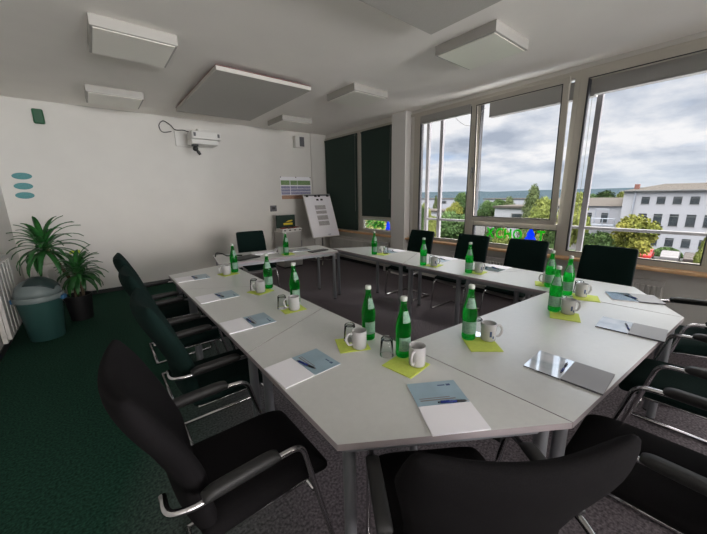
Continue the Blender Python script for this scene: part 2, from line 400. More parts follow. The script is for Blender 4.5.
cord('thin looped blind cord hanging across the top of the pane nearest the pillar', [(4.50,3.05,2.72),(4.49,2.98,2.62),(4.49,2.86,2.53),(4.49,2.76,2.50),(4.49,2.70,2.52),(4.45,2.62,2.60),(4.43,2.5,2.68)])
cord('long thin blind cord hanging straight down at the left of the tilted sash', [(4.37,2.52,2.64),(4.41,2.51,2.1),(4.45,2.50,1.3)], .002)
cord('long thin blind cord hanging down beside the wide right-hand pane', [(4.50,1.28,2.62),(4.50,1.27,2.0),(4.50,1.265,1.2)], .002)

# painted letters on the low panes
def letter(ch, y, z, size, m, label, x=XW+.012, parent=None):
    cu = bpy.data.curves.new('t', 'FONT'); cu.body = ch; cu.size = size; cu.align_x = 'CENTER'; cu.extrude = .002; cu.offset = size*.02
    o = bpy.data.objects.new('t', cu); col.objects.link(o)
    dg = bpy.context.evaluated_depsgraph_get(); me = bpy.data.meshes.new_from_object(o.evaluated_get(dg))
    bpy.data.objects.remove(o); bpy.data.curves.remove(cu)
    me.materials.clear(); me.materials.append(M[m])
    n = bpy.data.objects.new('painted_letter', me); col.objects.link(n)
    n.rotation_euler = (PI/2, 0, -PI/2); n.location = (x, y, z); n.scale = (.80, 1, 1)
    return n
def figure(y, z, w, h, x=XW+.012):
    # blue bell-shaped figure standing in for the letter A
    pts = [(-.5,0),(.5,0),(.42,.18),(.30,.32),(.34,.52),(.22,.72),(.12,.92),(0,1),(-.12,.92),(-.22,.72),(-.34,.52),(-.30,.32),(-.42,.18)]
    mb = MB().prism([(a*w, b*h) for a, b in pts], -.002, .002)
    mb.xf(Matrix(((0,0,1,x),(-1,0,0,y),(0,1,0,z),(0,0,0,1)))); return mb
for ch, y in (('X', 2.36), ('C', 2.22), ('H', 2.10), ('O', 1.965)):
    tag(letter(ch, y, .885, .20, 'letter_g', ''), 'green painted letter %s on the low middle window pane' % ch, 'letter', None)
tag(obj('painted_letter', figure(1.79, .90, .15, .15), 'letter_b'), 'blue painted letter A shaped like a figure on the low middle pane', 'letter')
tag(letter('T', 1.66, .885, .20, 'letter_g', ''), 'green painted letter T right of the blue A on the low middle pane', 'letter')
tag(obj('painted_letter', figure(4.50, .835, .15, .19), 'letter_b'), 'blue painted letter A on the low pane beyond the pillar', 'letter')
mb = MB()
for k in range(46):
    y = 4.62+random.random()*.52; z = .86+random.random()*.15; a = random.random()*PI; L_ = .02+random.random()*.04
    mb.bar((XW+.012, y-L_*math.cos(a), z-L_*math.sin(a)), (XW+.012, y+L_*math.cos(a), z+L_*math.sin(a)), .022, .004, (1,0,0))
tag(obj('window_painting', mb, 'letter_g'), 'green painted scribble covering the low pane beyond the pillar', 'painting')

# exterior rail and posts of the facade
t = thing('facade_rail', 'pale metal rail and posts fixed outside the windows', 'rail', (XW+.35, 1.5, 1.07))
obj('rail', MB().tube([(0,-2.8,0),(0,2.35,0)], .02, 8), 'postgrey', t)
for y in (3.57, 3.30, 1.22):
    yy = y*1.07-1.5
    obj('post', MB().box(-.025, .025, yy-.03, yy+.03, -.6, 2.0), 'postgrey', t)

# radiators under the windows
def rad(name, x, y0, y1, z0, z1, label, step=.045, out=-1, fw=.28):
    t = thing('radiator', label, 'radiator', (x, (y0+y1)/2, 0)); w = (y1-y0)/2
    obj('panel', MB().box(-.02, .02, -w, w, z0, z1), 'radiator', t, bevel=.006)
    n = int((y1-y0)/step); mb = MB()
    for k in range(n):
        yy = -w+(k+.5)*step; mb.box(.02*out, .05*out, yy-step*fw, yy+step*fw, z0+.03, z1-.04)
    obj('fins', mb, 'radiator', t, bevel=.003)
    mb = MB(); mb.box(-.03, .03, -w, w, z1, z1+.012); obj('top_grille', mb, 'radiator', t)
    for s in (-1, 1): obj('bracket', MB().box(-.012, .012, s*(w-.1)-.02, s*(w-.1)+.02, 0, z0) if out < 0 else MB().box(-.037, 0, s*(w-.1)-.02, s*(w-.1)+.02, z1-.16, z1-.12), 'radiator', t)
    return t
rad('r', 4.46, .40, 1.30, .12, .59, 'white ribbed radiator below the wide right-hand window')
rad('r', 4.46, 1.65, 2.95, .12, .59, 'white ribbed radiator below the tilted middle window')
rad('r', 4.46, 4.40, 6.30, .12, .58, 'long white radiator below the two blackout blinds')
rad('r', -.912, 4.60, 5.5, .10, .92, 'tall white radiator with broad ribs on the left wall behind the bin', step=.15, out=1, fw=.36)

# ------------------------------------------------------------------ ceiling fittings
def lamp(x, y, label):
    t = thing('ceiling_lamp', label, 'lamp', (x, y, CZ), 0, 'square ceiling lamps')
    obj('housing', MB().box(-.305, .305, -.305, .305, -.085, -.001), 'lampwhite', t, bevel=.003)
    obj('diffuser', MB().box(-.285, .285, -.285, .285, -.092, -.0855), 'diffuser', t, bevel=.002)
lamp(.50, 3.70, 'square switched-off ceiling lamp above the left row of chairs')
lamp(.46, 5.68, 'square ceiling lamp closest to the green box on the back wall')
lamp(3.12, 1.85, 'square ceiling lamp with the brightest diffuser, nearest the tilted middle window')
lamp(3.12, 3.70, 'square ceiling lamp in front of the pillar between the windows')
lamp(3.12, 5.68, 'square ceiling lamp farthest away, near the white wall loudspeaker')
def acoustic(x0, x1, y0, y1, label):
    t = thing('acoustic_panel', label, 'panel', ((x0+x1)/2, (y0+y1)/2, CZ)); w, h = (x1-x0)/2, (y1-y0)/2
    obj('board', MB().box(-w, w, -h, h, -.095, -.05), 'panel', t, bevel=.002)
    mb = MB(); e = .003
    for a in ((-w-e,-w,-h-e,h+e),(w,w+e,-h-e,h+e),(-w,w,-h-e,-h),(-w,w,h,h+e)): mb.box(*a, -.094, -.052)
    obj('edge_strip', mb, 'paneledge', t)
    obj('frame', MB().box(-w-.004, w+.004, -h-.004, h+.004, -.05, -.042), 'redline', t)
    for sx in (-1, 1):
        for sy in (-1, 1): obj('spacer', MB().box(sx*w*.7-.03, sx*w*.7+.03, sy*h*.7-.03, sy*h*.7+.03, -.042, 0), 'lampwhite', t)
acoustic(1.22, 2.37, 3.72, 5.75, 'large grey acoustic panel under the ceiling in front of the projector')
acoustic(1.22, 2.42, -.12, 1.90, 'large grey acoustic panel cut off by the top edge, nearest the camera')

# ------------------------------------------------------------------ things on the back wall
o = obj('wall_alarm_box', MB().box(-.06, .06, -.055, 0, -.10, .10), 'green', bevel=.018, loc=(-.40, YB, 2.71)); tag(o, 'small green rounded box high on the back wall', 'alarm box')
for z_, w_ in ((1.885, .105), (1.745, .10), (1.615, .10)):
    mb = MB().lathe([(.0, 0), (1, 0), (1, .004), (0, .004)], 32, 0, 0, w_, .047); mb.xf(Matrix(((1,0,0,0),(0,0,-1,0),(0,1,0,0),(0,0,0,1))))
    o = obj('oval_card', mb, 'teal', loc=(-.715+(1.885-z_)*-.06, YB, z_))
    tag(o, {1.885:'topmost of three oval teal cards on the back wall', 1.745:'middle of three oval teal cards on the back wall', 1.615:'lowest of three oval teal cards, just above the potted plant'}[z_], 'card', 'oval cards on the back wall')
o = obj('yellow_strip', MB().box(-.065, .065, -.012, 0, -.025, .025), 'lime', loc=(-.33, YB, .735), bevel=.003); tag(o, 'short lime yellow strip on the back wall beside the plant', 'strip')
# speaker
t = thing('wall_speaker', 'small white loudspeaker with dark grille near the upper right corner of the back wall', 'speaker', (3.78, YB, 2.71))
obj('cabinet', MB().box(-.10, .12, -.13, 0, -.12, .12), 'white', t, bevel=.012); obj('grille', MB().box(.0, .115, -.138, -.13, -.10, .10), 'backshell', t, bevel=.003)
# wall clock/thermostat
t = thing('wall_control', 'small dark square wall control left of the flip chart', 'switch', (3.10, YB, 1.275)); obj('plate', MB().box(-.075, .075, -.02, 0, -.065, .065), 'backshell', t, bevel=.005)
obj('display', MB().box(-.035, .035, -.024, -.02, -.02, .03), 'black', t)
# poster
t = thing('wall_poster', 'large wall poster with green, violet and orange bands hung by three pins', 'poster', (3.70, YB, 1.47))
obj('sheet', MB().box(-.39, .39, -.006, -.002, 0, .49), 'paper', t)
obj('green_band', MB().box(-.38, .38, -.008, -.006, .31, .41), 'ptgreen', t)
mb = MB()
for zz in (.10, .165, .23): mb.box(-.38, .38, -.008, -.006, zz, zz+.055)
obj('violet_band', mb, 'ptblue', t); obj('orange_band', MB().box(-.38, .38, -.008, -.006, 0, .085), 'ptorange', t)
obj('grid_lines', MB().box(-.16, -.145, -.009, -.008, .09, .41).box(.03, .037, -.009, -.008, .22, .41), 'paper', t)
for x in (-.38, 0, .38): obj('pin', MB().lathe([(.012,0),(.012,.01),(0,.014)], 8, x, 0).xf(Matrix.Translation((0,-.006,.48)) @ Matrix.Rotation(PI/2, 4, 'X')), 'black', t)

# projector on its wall mount
t = thing('wall_projector', 'white short-throw projector on a wall mount high on the back wall', 'projector', (1.72, YB, 2.58))
obj('wall_plate', MB().box(-.40, .02, -.03, 0, -.14, .12), 'white', t, bevel=.01)
obj('mount_arm', MB().box(-.12, .10, -.45, -.03, .075, .115), 'white', t, bevel=.005)
obj('body', MB().prism([(-.22,-.52),(.24,-.52),(.26,-.40),(.26,-.22),(-.24,-.22),(-.24,-.50)], -.06, .07), 'white', t, bevel=.012)
obj('lens_housing', MB().box(-.24, .20, -.48, -.16, -.14, -.06), 'white', t, bevel=.01)
for x in (-.19, .20): obj('vent', MB().box(x-.018, x+.018, -.525, -.515, -.02, .04), 'backshell', t)
obj('cable', MB().tube(smoothpath([(-.22,-.35,.06),(-.30,-.25,.10),(-.40,-.12,.12),(-.45,-.06,.20),(-.55,-.03,.26),(-.62,-.02,.18),(-.58,-.02,.08),(-.44,-.03,.10)], 5), .008, 6), 'black', t, smooth=True)
t = thing('pan_camera', 'small black swivel camera hanging under the wall projector', 'camera', (1.54, 6.2, 2.44))
obj('bracket', MB().box(-.05, .05, -.03, .05, -.035, 0), 'black', t, bevel=.008)
obj('housing', MB().lathe([(0,-.05),(.035,-.045),(.045,0),(.035,.045),(0,.05)], 16).xf(Matrix.Translation((0,0,-.07)) @ Matrix.Rotation(PI/2,4,'X')), 'black', t, smooth=True)
obj('camera_head', MB().lathe([(.022,-.05),(.028,0),(.02,.03)], 14).xf(Matrix.Translation((.035,-.03,-.13)) @ Matrix.Rotation(-.6,4,'Y')), 'black', t, smooth=True, auto=40)

# cabinet with open case
t = thing('side_cabinet', 'pale grey cabinet against the back wall under the open case', 'cabinet', (3.25, 6.30, 0))
obj('body', MB().box(-.225, .225, -.20, .20, .03, .78), 'greybox', t, bevel=.004); obj('plinth', MB().box(-.21, .21, -.18, .18, 0, .03), 'black', t)
obj('top', MB().box(-.235, .235, -.21, .21, .78, .80), 'white', t, bevel=.003)
d_ = obj('door', MB().box(-.215, .215, -.212, -.2, .06, .76), 'greybox', t, bevel=.003); obj('handle', MB().box(.20, .215, -.225, -.212, .45, .58), 'steel', d_)
t = thing('presenter_case', 'open case with a dark lid and yellow sign, on the grey cabinet', 'case', (3.26, 6.24, .80))
obj('tray', MB().box(-.24, .24, -.15, .14, 0, .055), 'white', t, bevel=.006)
obj('lid', MB().box(-.225, .225, .12, .16, .055, .33), 'blind_dark', t, bevel=.006)
obj('yellow_sign', MB().prism([(-.07,.03),(.15,.03),(.15,.075),(-.07,.075)], -.002, .002).prism([(-.02,.09),(.15,.11),(.15,.135),(.05,.125)], -.002, .002).xf(Matrix(((1,0,0,0),(0,0,-1,.116),(0,1,0,.085),(0,0,0,1)))), 'yellow', t)
mb = MB(); mr_ = MB()
for k in range(9):
    (mb if k % 2 else mr_).box(-.21+k*.048, -.175+k*.048, -.12+(k%3)*.03, .02+(k%3)*.03, .055, .075)
obj('markers', mb, 'black', t); obj('cards', mr_, 'red', t)
for x in (-.18, -.06, .06, .18): obj('latch', MB().box(x-.02, x+.02, -.158, -.15, .01, .035), 'black', t)

# flip chart
t = thing('flip_chart', 'white flip chart with a printed sheet, tilted on its stand in the far corner', 'flip chart', (3.97, 6.05, 0))
tilt = Matrix.Translation((0, 0, 0)) @ Matrix(((1,0,0,0),(0,1,0,0),(0,0,1,0),(0,0,0,1)))
def brd(x0, x1, s0, s1, d0, d1):
    # board-local: s up the tilted board, d thickness toward the viewer
    a = math.atan2(.36, .95); R = Matrix.Translation((0, -.20, .62)) @ Matrix.Rotation(-a, 4, 'X')
    mb = MB().box(x0, x1, -d1, -d0, s0, s1); return mb.xf(R)
obj('board', brd(-.36, .36, 0, 1.01, 0, .02), 'white', t, bevel=.004)
obj('paper_block', brd(-.345, .345, .02, .985, .02, .028), 'paper', t)
sh = obj('printed_sheet', brd(-.16, .18, .24, .92, .028, .031), 'paper', t)
for s0, s1 in ((.64,.74),(.54,.61),(.40,.50),(.27,.37)): obj('text_block', brd(-.13, .15, s0, s1, .031, .033), 'chart', sh)
for x in (-.02, .09): obj('picture', brd(x-.03, x+.03, .85, .89, .031, .033), 'black', sh)
obj('clamp_bar', brd(-.345, .345, .955, .99, .028, .042), 'steel', t, bevel=.003)
for x in (-.28, -.06, .03, .26): obj('clamp', brd(x-.03, x+.03, .93, .975, .042, .055), 'black', t, bevel=.004)
obj('logo', brd(.05, .12, .05, .06, .028, .03), 'bluemark', t)
obj('post', MB().tube([(0,-.03,.05),(0,-.03,.75),(0,.10,1.15)], .016, 10), 'chrome', t, smooth=True)
for k in range(3):
    a = PI/2+k*2*PI/3+.4; obj('leg', MB().tube([(0,-.03,.09),(.33*math.cos(a),-.03+.33*math.sin(a),.015)], .013, 8), 'chrome', t, smooth=True)

# ------------------------------------------------------------------ bin, plant and low rack at the left
t = thing('waste_bin', 'teal grey swing-lid waste bin with blue clips beside the left wall', 'bin', (-.625, 4.86, 0)); t.scale = (.95, .95, 1)
obj('body', MB().lathe([(.0,0),(.150,0),(.158,.012),(.205,.47),(.210,.50),(0,.50)], 40), 'bin', t, smooth=True, auto=35)
obj('rim', MB().lathe([(.205,.455),(.222,.46),(.228,.485),(.218,.515),(.20,.515),(.2,.455)], 40), 'binlid', t, smooth=True, auto=50)
obj('dome_lid', MB().lathe([(.212,.512),(.205,.56),(.18,.62),(.135,.668),(.07,.695),(0,.702)], 40), 'binlid', t, smooth=True)
fl = MB(); n = 14
for i in range(n+1):
    for j in range(n+1):
        th = -.22+1.35*i/n; ph = -.85+1.7*j/n
        # flap patch riding on the dome, towards the room
        r = .216; x = r*math.sin(th); y = r*math.sin(ph)*math.cos(th); zz = .512+.197*math.sqrt(max(0, 1-(x*x+y*y)/(r*r)))
        fl.v.append((x, y, zz+.006))
fl.f = [(i*(n+1)+j, (i+1)*(n+1)+j, (i+1)*(n+1)+j+1, i*(n+1)+j+1) for i in range(n) for j in range(n)]
fl.xf(Matrix.Rotation(-.35, 4, 'Z'))
f_ = obj('swing_flap', fl, 'binflap', t, smooth=True)
sm = f_.modifiers.new('solid', 'SOLIDIFY'); sm.thickness = .004
for a in (2.9, -.30): obj('clip', MB().box(.205, .245, -.045, .045, .44, .49).xf(Matrix.Rotation(a, 4, 'Z')), 'binclip', t, bevel=.006)
# rack behind
t = thing('low_rack', 'low white rack with slats standing behind the potted plant', 'rack', (-.56, 6.32, 0))
obj('top_board', MB().box(-.30, .31, -.13, .13, .58, .62), 'radiator', t, bevel=.004)
for sx in (-.27, .28):
    for sy in (-.10, .10): obj('leg', MB().box(sx-.018, sx+.018, sy-.018, sy+.018, 0, .58), 'radiator', t)
for k in range(5): obj('slat', MB().box(-.24+k*.11, -.20+k*.11, -.12, -.10, .08, .58), 'radiator', t)
# plant
t = thing('potted_dracaena', 'green dracaena with two leafy crowns on bare canes in a black pot', 'plant', (-.33, 5.36, 0))
obj('pot', MB().lathe([(0,0),(.115,0),(.145,.30),(.155,.30),(.155,.33),(.14,.33),(.135,.27),(0,.27)], 32), 'pot', t, smooth=True, auto=35)
obj('soil', MB().lathe([(.136,.262),(.10,.28),(0,.285)], 20), 'soil', t, smooth=True)
canes = [[(.02,.0,.26),(-.03,.01,.50),(-.12,-.02,.80),(-.20,-.05,1.03)], [(.05,-.03,.26),(.06,-.06,.42),(.03,-.10,.58),(.05,-.12,.66)], [(-.03,.03,.26),(0,.05,.45),(.06,.06,.62)]]
for c in canes: obj('cane', MB().tube(smoothpath(c, 5), .019, 9), 'cane', t, smooth=True)
def crown(cx, cy, cz, n, L0, seed, up=.5):
    rnd = random.Random(seed); mb = MB()
    for i in range(n):
        az = i*2.399+rnd.uniform(-.2, .2); el = 1.35-(i/n)*1.75+rnd.uniform(-.12, .12)
        L_ = L0*rnd.uniform(.8, 1.15)*(1-.22*max(0, -math.cos(az))); wd = .030*rnd.uniform(.8, 1.2); seg = 7
        d = Vector((math.cos(az), math.sin(az), 0)); side = Vector((-d.y, d.x, 0)); p = Vector((cx, cy, cz-.10*(i/n))); e = el; ring = []
        for k in range(seg+1):
            u = k/seg; w = wd*(math.sin(PI*min(1, .18+.82*u))**.7 if u < .999 else .02)*(1 if u > .05 else .6)
            upv = -d*math.sin(e)+Vector((0,0,1))*math.cos(e)
            ring.append((p+side*w+upv*.004, p-upv*.003, p-side*w+upv*.004))
            p = p+(d*math.cos(e)+Vector((0,0,1))*math.sin(e))*(L_/seg); e -= (.13+.16*(1-abs(el)/2))*(.5+u)
        o = len(mb.v)
        for r in ring: mb.v += [tuple(q) for q in r]
        for k in range(seg):
            a = o+3*k; mb.f += [(a, a+1, a+4, a+3), (a+1, a+2, a+5, a+4)]
    return mb
for i_, c_ in enumerate((crown(-.20,-.05,1.02,50,.46,3), crown(.05,-.12,.68,42,.34,5), crown(.06,.06,.66,26,.30,9))):
    o = obj('leaf_crown', c_, 'leaf', t, smooth=True); s_ = o.modifiers.new('solid', 'SOLIDIFY'); s_.thickness = .0015

# ------------------------------------------------------------------ tables
def inset(poly, d):
    n = len(poly); a = sum(poly[i][0]*poly[(i+1)%n][1]-poly[(i+1)%n][0]*poly[i][1] for i in range(n))
    P = [Vector(p) for p in (poly if a > 0 else poly[::-1])]; out = []
    for i in range(n):
        e0 = (P[i]-P[i-1]).normalized(); e1 = (P[(i+1)%n]-P[i]).normalized()
        n0 = Vector((-e0.y, e0.x)); n1 = Vector((-e1.y, e1.x)); b = (n0+n1); k = d/max(.2, 1+n0.dot(n1)); out.append(P[i]+b*k)
    return [tuple(p) for p in out]
def table(poly, label, kind):
    cx = sum(p[0] for p in poly)/len(poly); cy = sum(p[1] for p in poly)/len(poly)
    t = thing(kind, label, 'table', (cx, cy, 0), 0, 'grey conference tables pushed together'); P = [(x-cx, y-cy) for x, y in poly]
    P = inset(P, .0015)
    obj('tabletop', MB().prism(inset(P, .001), .7152, .74), 'laminate', t)
    n = len(P); mb = MB(); I = inset(P, .0025)
    for i in range(n):
        j = (i+1) % n
        mb.add([(*P[i],.715),(*P[j],.715),(*I[j],.715),(*I[i],.715),(*P[i],.7395),(*P[j],.7395),(*I[j],.7395),(*I[i],.7395)],
               [(0,3,2,1),(4,5,6,7),(0,1,5,4),(3,7,6,2)])
    mb2 = MB(); mb2.v = mb.v; mb2.f = mb.f
    obj('edge_band', mb, 'edge', t)
    A = inset(P, .045); fr = MB()
    for i in range(n): fr.bar((*A[i], .695), (*A[(i+1)%n], .695), .028, .036)
    obj('under_frame', fr, 'steel', t)
    Lg = inset(P, .075)
    n_ = len(P); Lg = []
    for i in range(n_):
        c_ = Vector(P[i]); b_ = (Vector(P[i-1])-c_).normalized()+(Vector(P[(i+1) % n_])-c_).normalized(); Lg.append(tuple(c_+b_.normalized()*(.07 if kind == 'rectangular_table' else .09)))
    for p in Lg:
        mb = MB().tube([(*p, .012), (*p, .70)], .024, 16); g = obj('leg', mb, 'steel', t, smooth=True, auto=40)
        obj('foot', MB().lathe([(.018,0),(.024,.004),(.024,.013),(0,.013)], 12, p[0], p[1]), 'black', g)
    return t
TR, TQ = 'trapezoid_table', 'rectangular_table'
T1 = table([(.50,.72),(1.20,.26),(1.185,1.83),(.51,1.53)], 'grey trapezoid table at the near left corner with an open pad by its outer edge', TR)
table([(.51,1.53),(1.185,1.83),(1.19,2.62),(.51,3.08)], 'grey trapezoid table in the middle of the left row, carrying two pads', TR)
table([(.51,3.08),(1.19,2.62),(1.19,3.93),(.51,3.76)], 'grey trapezoid table at the far end of the left row', TR)
table([(1.20,.26),(2.81,.13),(2.756,.911),(1.195,1.06)], 'grey rectangular table along the near side, with two glossy folders', TQ)
table([(2.81,.13),(3.43,.48),(3.42,1.32),(2.73,1.70)], 'grey trapezoid table at the near right corner beside the radiator', TR)
table([(2.73,1.70),(3.42,1.32),(3.42,2.78),(2.725,2.44)], 'grey trapezoid table in the middle of the window row', TR)
table([(2.725,2.44),(3.42,2.78),(3.41,3.56),(2.765,3.92)], 'grey trapezoid table at the far end of the window row, in front of the pillar', TR)
_u = Vector((.985,-.172)).normalized(); _n = Vector((.172,.985)).normalized(); _a = Vector((1.085,3.952))
table([tuple(_a), tuple(_a+_u*1.63), tuple(_a+_u*1.63+_n*.70), tuple(_a+_n*.70)], 'grey rectangular table near the back wall with laptop and papers', TQ)
cb = obj('cable_outlet', MB().box(-.035,.035,-.02,.02,-.05,0).tube([(-.02,0,-.001),(-.02,0,.024)], .006, 8), 'black', T1, bevel=.006); cb.location = Vector((1.06, .45, .69))-T1.location

# ------------------------------------------------------------------ chairs
def sheet(fc, thick, nu=12, nv=12, pw=4.):
    """closed cushion: fc(u,v)->centre point & normal; thickness fades at the rim (superellipse)"""
    mb = MB()
    def idx(s, i, j): return s*(nu+1)*(nv+1)+i*(nv+1)+j
    for s in (1, -1):
        for i in range(nu+1):
            for j in range(nv+1):
                u = -1+2*i/nu; v = -1+2*j/nv
                p = Vector(fc(u, v)); e = .001
                du = Vector(fc(min(1,u+e), v))-Vector(fc(max(-1,u-e), v)); dv = Vector(fc(u, min(1,v+e)))-Vector(fc(u, max(-1,v-e)))
                nrm = du.cross(dv).normalized()
                k = ((1-abs(u)**pw)*(1-abs(v)**pw))**.5 if max(abs(u), abs(v)) < 1 else 0
                mb.v.append(tuple(p+nrm*(s*thick/2*(.35+.65*k))))
    for i in range(nu):
        for j in range(nv):
            mb.f.append((idx(0,i,j), idx(0,i+1,j), idx(0,i+1,j+1), idx(0,i,j+1)))
            mb.f.append((idx(1,i,j+1), idx(1,i+1,j+1), idx(1,i+1,j), idx(1,i,j)))
    for i in range(nu):
        mb.f += [(idx(0,i,0), idx(1,i,0), idx(1,i+1,0), idx(0,i+1,0)), (idx(0,i+1,nv), idx(1,i+1,nv), idx(1,i,nv), idx(0,i,nv))]
    for j in range(nv):
        mb.f += [(idx(0,0,j+1), idx(1,0,j+1), idx(1,0,j), idx(0,0,j)), (idx(0,nu,j), idx(1,nu,j), idx(1,nu,j+1), idx(0,nu,j+1))]
    return mb
def interp(tab, t):
    for k in range(len(tab)-1):
        if t <= tab[k+1][0]:
            a, b = tab[k], tab[k+1]; w = (t-a[0])/(b[0]-a[0]); w = w*w*(3-2*w)*.5+w*.5; return [a[i]+(b[i]-a[i])*w for i in range(1, len(a))]
    return list(tab[-1][1:])
def arm_chair(label, fab, loc, rz, group):
    t = thing('conference_armchair', label, 'chair', loc, rz, group)
    # side profile of the back: v, y, z, halfwidth, curl
    tab = [(-1,-.165,.385,.205,.02), (-.6,-.205,.50,.215,.04), (-.1,-.225,.66,.222,.05), (.35,-.275,.79,.245,.06), (.72,-.332,.92,.276,.06), (1,-.372,1.022,.250,.045)]
    def back(u, v):
        y, z, w, c = interp(tab, v); return (u*w*(1-.05*max(0, abs(v)-.8)), y+c*(u*u), z+.018*u*u*(v > .7)*(v-.7)/.3)
    obj('backrest', sheet(back, .080, 14, 16, 7.), fab, t, smooth=True, subsurf=1)
    def seat(u, v):
        y = -.20+(v+1)/2*.50; z = .445-.03*max(0, (v-.45)/.55)**2-.012*(1-u*u)*(1-v*v); return (u*(.235-.01*(v+1)/2), y, z)
    obj('seat', sheet(seat, .11, 12, 12), fab, t, smooth=True, subsurf=1)
    for s in (-1, 1):
        pts = [(s*.265,-.12,.012),(s*.265,.285,.012),(s*.265,.175,.655),(s*.272,.05,.667),(s*.275,-.20,.652),(s*.272,-.29,.64),(s*.21,-.305,.63)]
        P = fillet([(s*.265,-.20,.013),(s*.262,.295,.013),(s*.270,.150,.642),(s*.275,.05,.650),(s*.277,-.222,.645),(s*.262,-.285,.652),(s*.195,-.285,.665)], .045, 6)
        obj('side_tube', MB().tube(P, .0115, 10), 'chrome', t, smooth=True)
        def pad(u, v, s=s): return (s*.275+u*.023, -.195+(v+1)/2*.255, .664-.012*(1-v)/2*.4-.004*u*u)
        obj('arm_pad', sheet(pad, .046, 6, 12, 6), 'armpad', t, smooth=True, subsurf=1)
    obj('floor_bar', MB().tube([(-.265,-.20,.013),(.265,-.20,.013)], .0115, 10), 'chrome', t, smooth=True)
    obj('seat_support', MB().tube([(-.255,.20,.395),(.255,.20,.395)], .010, 8).tube([(-.20,-.17,.405),(-.20,.2,.40)], .01, 8).tube([(.20,-.17,.405),(.20,.2,.40)], .01, 8), 'chrome', t, smooth=True)
    return t
def side_chair(label, loc, rz, group):
    t = thing('cantilever_chair', label, 'chair', loc, rz, group)
    tab = [(-1,-.19,.47,.222,.01), (-.3,-.22,.63,.228,.02), (.4,-.26,.82,.226,.022), (1,-.315,.985,.220,.02)]
    def back(u, v):
        y, z, w, c = interp(tab, v); return (u*w, y+c*u*u, z)
    obj('backrest', sheet(back, .045, 12, 12, 14), 'fab_green', t, smooth=True, subsurf=1)
    def bs(u, v):
        y, z, w, c = interp(tab, v); return (u*w*1.02, y+c*u*u-.020, z*.998)
    obj('back_shell', sheet(bs, .02, 10, 10, 14), 'backshell', t, smooth=True, subsurf=1)
    def seat(u, v): return (u*.225, -.18+(v+1)/2*.43, .462-.02*max(0, (v-.4)/.6)**2)
    obj('seat', sheet(seat, .055, 12, 12, 6), 'fab_green', t, smooth=True, subsurf=1)
    def sh(u, v): return (u*.22, -.17+(v+1)/2*.41, .424-.02*max(0, (v-.4)/.6)**2-.012*(1-u*u))
    obj('seat_shell', sheet(sh, .03, 10, 10, 4), 'shell', t, smooth=True, subsurf=1)
    P = fillet([(-.235,-.20,.013),(-.235,.275,.013),(-.225,.235,.405),(-.20,-.12,.40)], .05, 6)
    for s in (-1, 1): obj('side_tube', MB().tube([(p.x*(-s), p.y, p.z) for p in P], .011, 10), 'chrome', t, smooth=True)
    obj('floor_bar', MB().tube([(-.235,-.20,.013),(.235,-.20,.013)], .011, 10), 'chrome', t, smooth=True)
    return t
GA, GS = 'armchairs around the tables', 'armless cantilever chairs'
c1 = arm_chair('dark armchair nearest the camera on the left side, seen from its side', 'fab_black', (.312, 1.165, 0), -PI/2, GA)
def again(label, loc, rz, green=False): 
    return dup(c1 if not green else cg, loc, rz, label, GA)
cg = arm_chair('second dark armchair of the left row, behind the nearest one', 'fab_green', (.455, 1.945, 0), -PI/2, GA)
again('third dark armchair of the left row, beside the second open pad from the far end', (.45, 2.775, 0), -PI/2, True)
again('fourth and farthest dark armchair of the left row', (.45, 3.55, 0), -PI/2, True)
again('black armchair at the bottom edge with its back to the camera', (.805, .470, 0), math.atan2(-.52, .85)-.05, False)
again('black armchair at the bottom right corner, right of the near black chair back', (1.575, .035, 0), .02, False)
again('dark armchair at the right edge facing the glossy grey folders', (2.445, .01, 0), .03, True)
again('farthest dark armchair at the right edge, turned toward the corner table', (3.30, .10, 0), math.atan2(.42, .91), True)
s1 = side_chair('armless dark chair in front of the pillar, farthest of the window row', (3.60, 3.10, 0), PI/2, GS)
dup(s1, (3.62, 2.25, 0), PI/2, 'second armless dark chair of the window row, in front of the single window mullion', GS)
dup(s1, (3.64, 1.56, 0), PI/2, 'third armless dark chair of the window row, below the painted letters', GS)
dup(s1, (3.69, .80, 0), PI/2, 'largest armless dark chair of the window row, in front of the wide right-hand pane', GS)
dup(s1, (1.92, 4.82, 0), PI-.10, 'armless dark chair by the back wall behind the laptop', GS)

# ------------------------------------------------------------------ table ware
TZ = .7405
def bottle(x, y, z, label, rz=0):
    t = thing('water_bottle', label, 'bottle', (x, y, z), rz, 'green water bottles')
    prof = [(0,.0),(.032,.0),(.0365,.006),(.0375,.02),(.0367,.035),(.0367,.112),(.0385,.12),(.0385,.155),(.037,.163),(.034,.185),(.0265,.213),(.0185,.245),(.0145,.265),(.0135,.29),(.0155,.292),(.0155,.298),(0,.298)]
    obj('glass_body', MB().lathe(prof, 24), 'bottle', t, smooth=True, auto=50)
    obj('cap', MB().lathe([(.0158,.290),(.0165,.292),(.0165,.308),(.014,.311),(0,.311)], 18), 'cap', t, smooth=True, auto=40)
    obj('label', MB().lathe([(.0373,.038),(.0373,.108)], 20, a0=-1.35, a1=1.35), 'label', t, smooth=True)
    obj('neck_label', MB().lathe([(.0348,.185),(.0272,.214),(.0205,.240)], 10, a0=-.9, a1=.9), 'label', t, smooth=True)
    return t
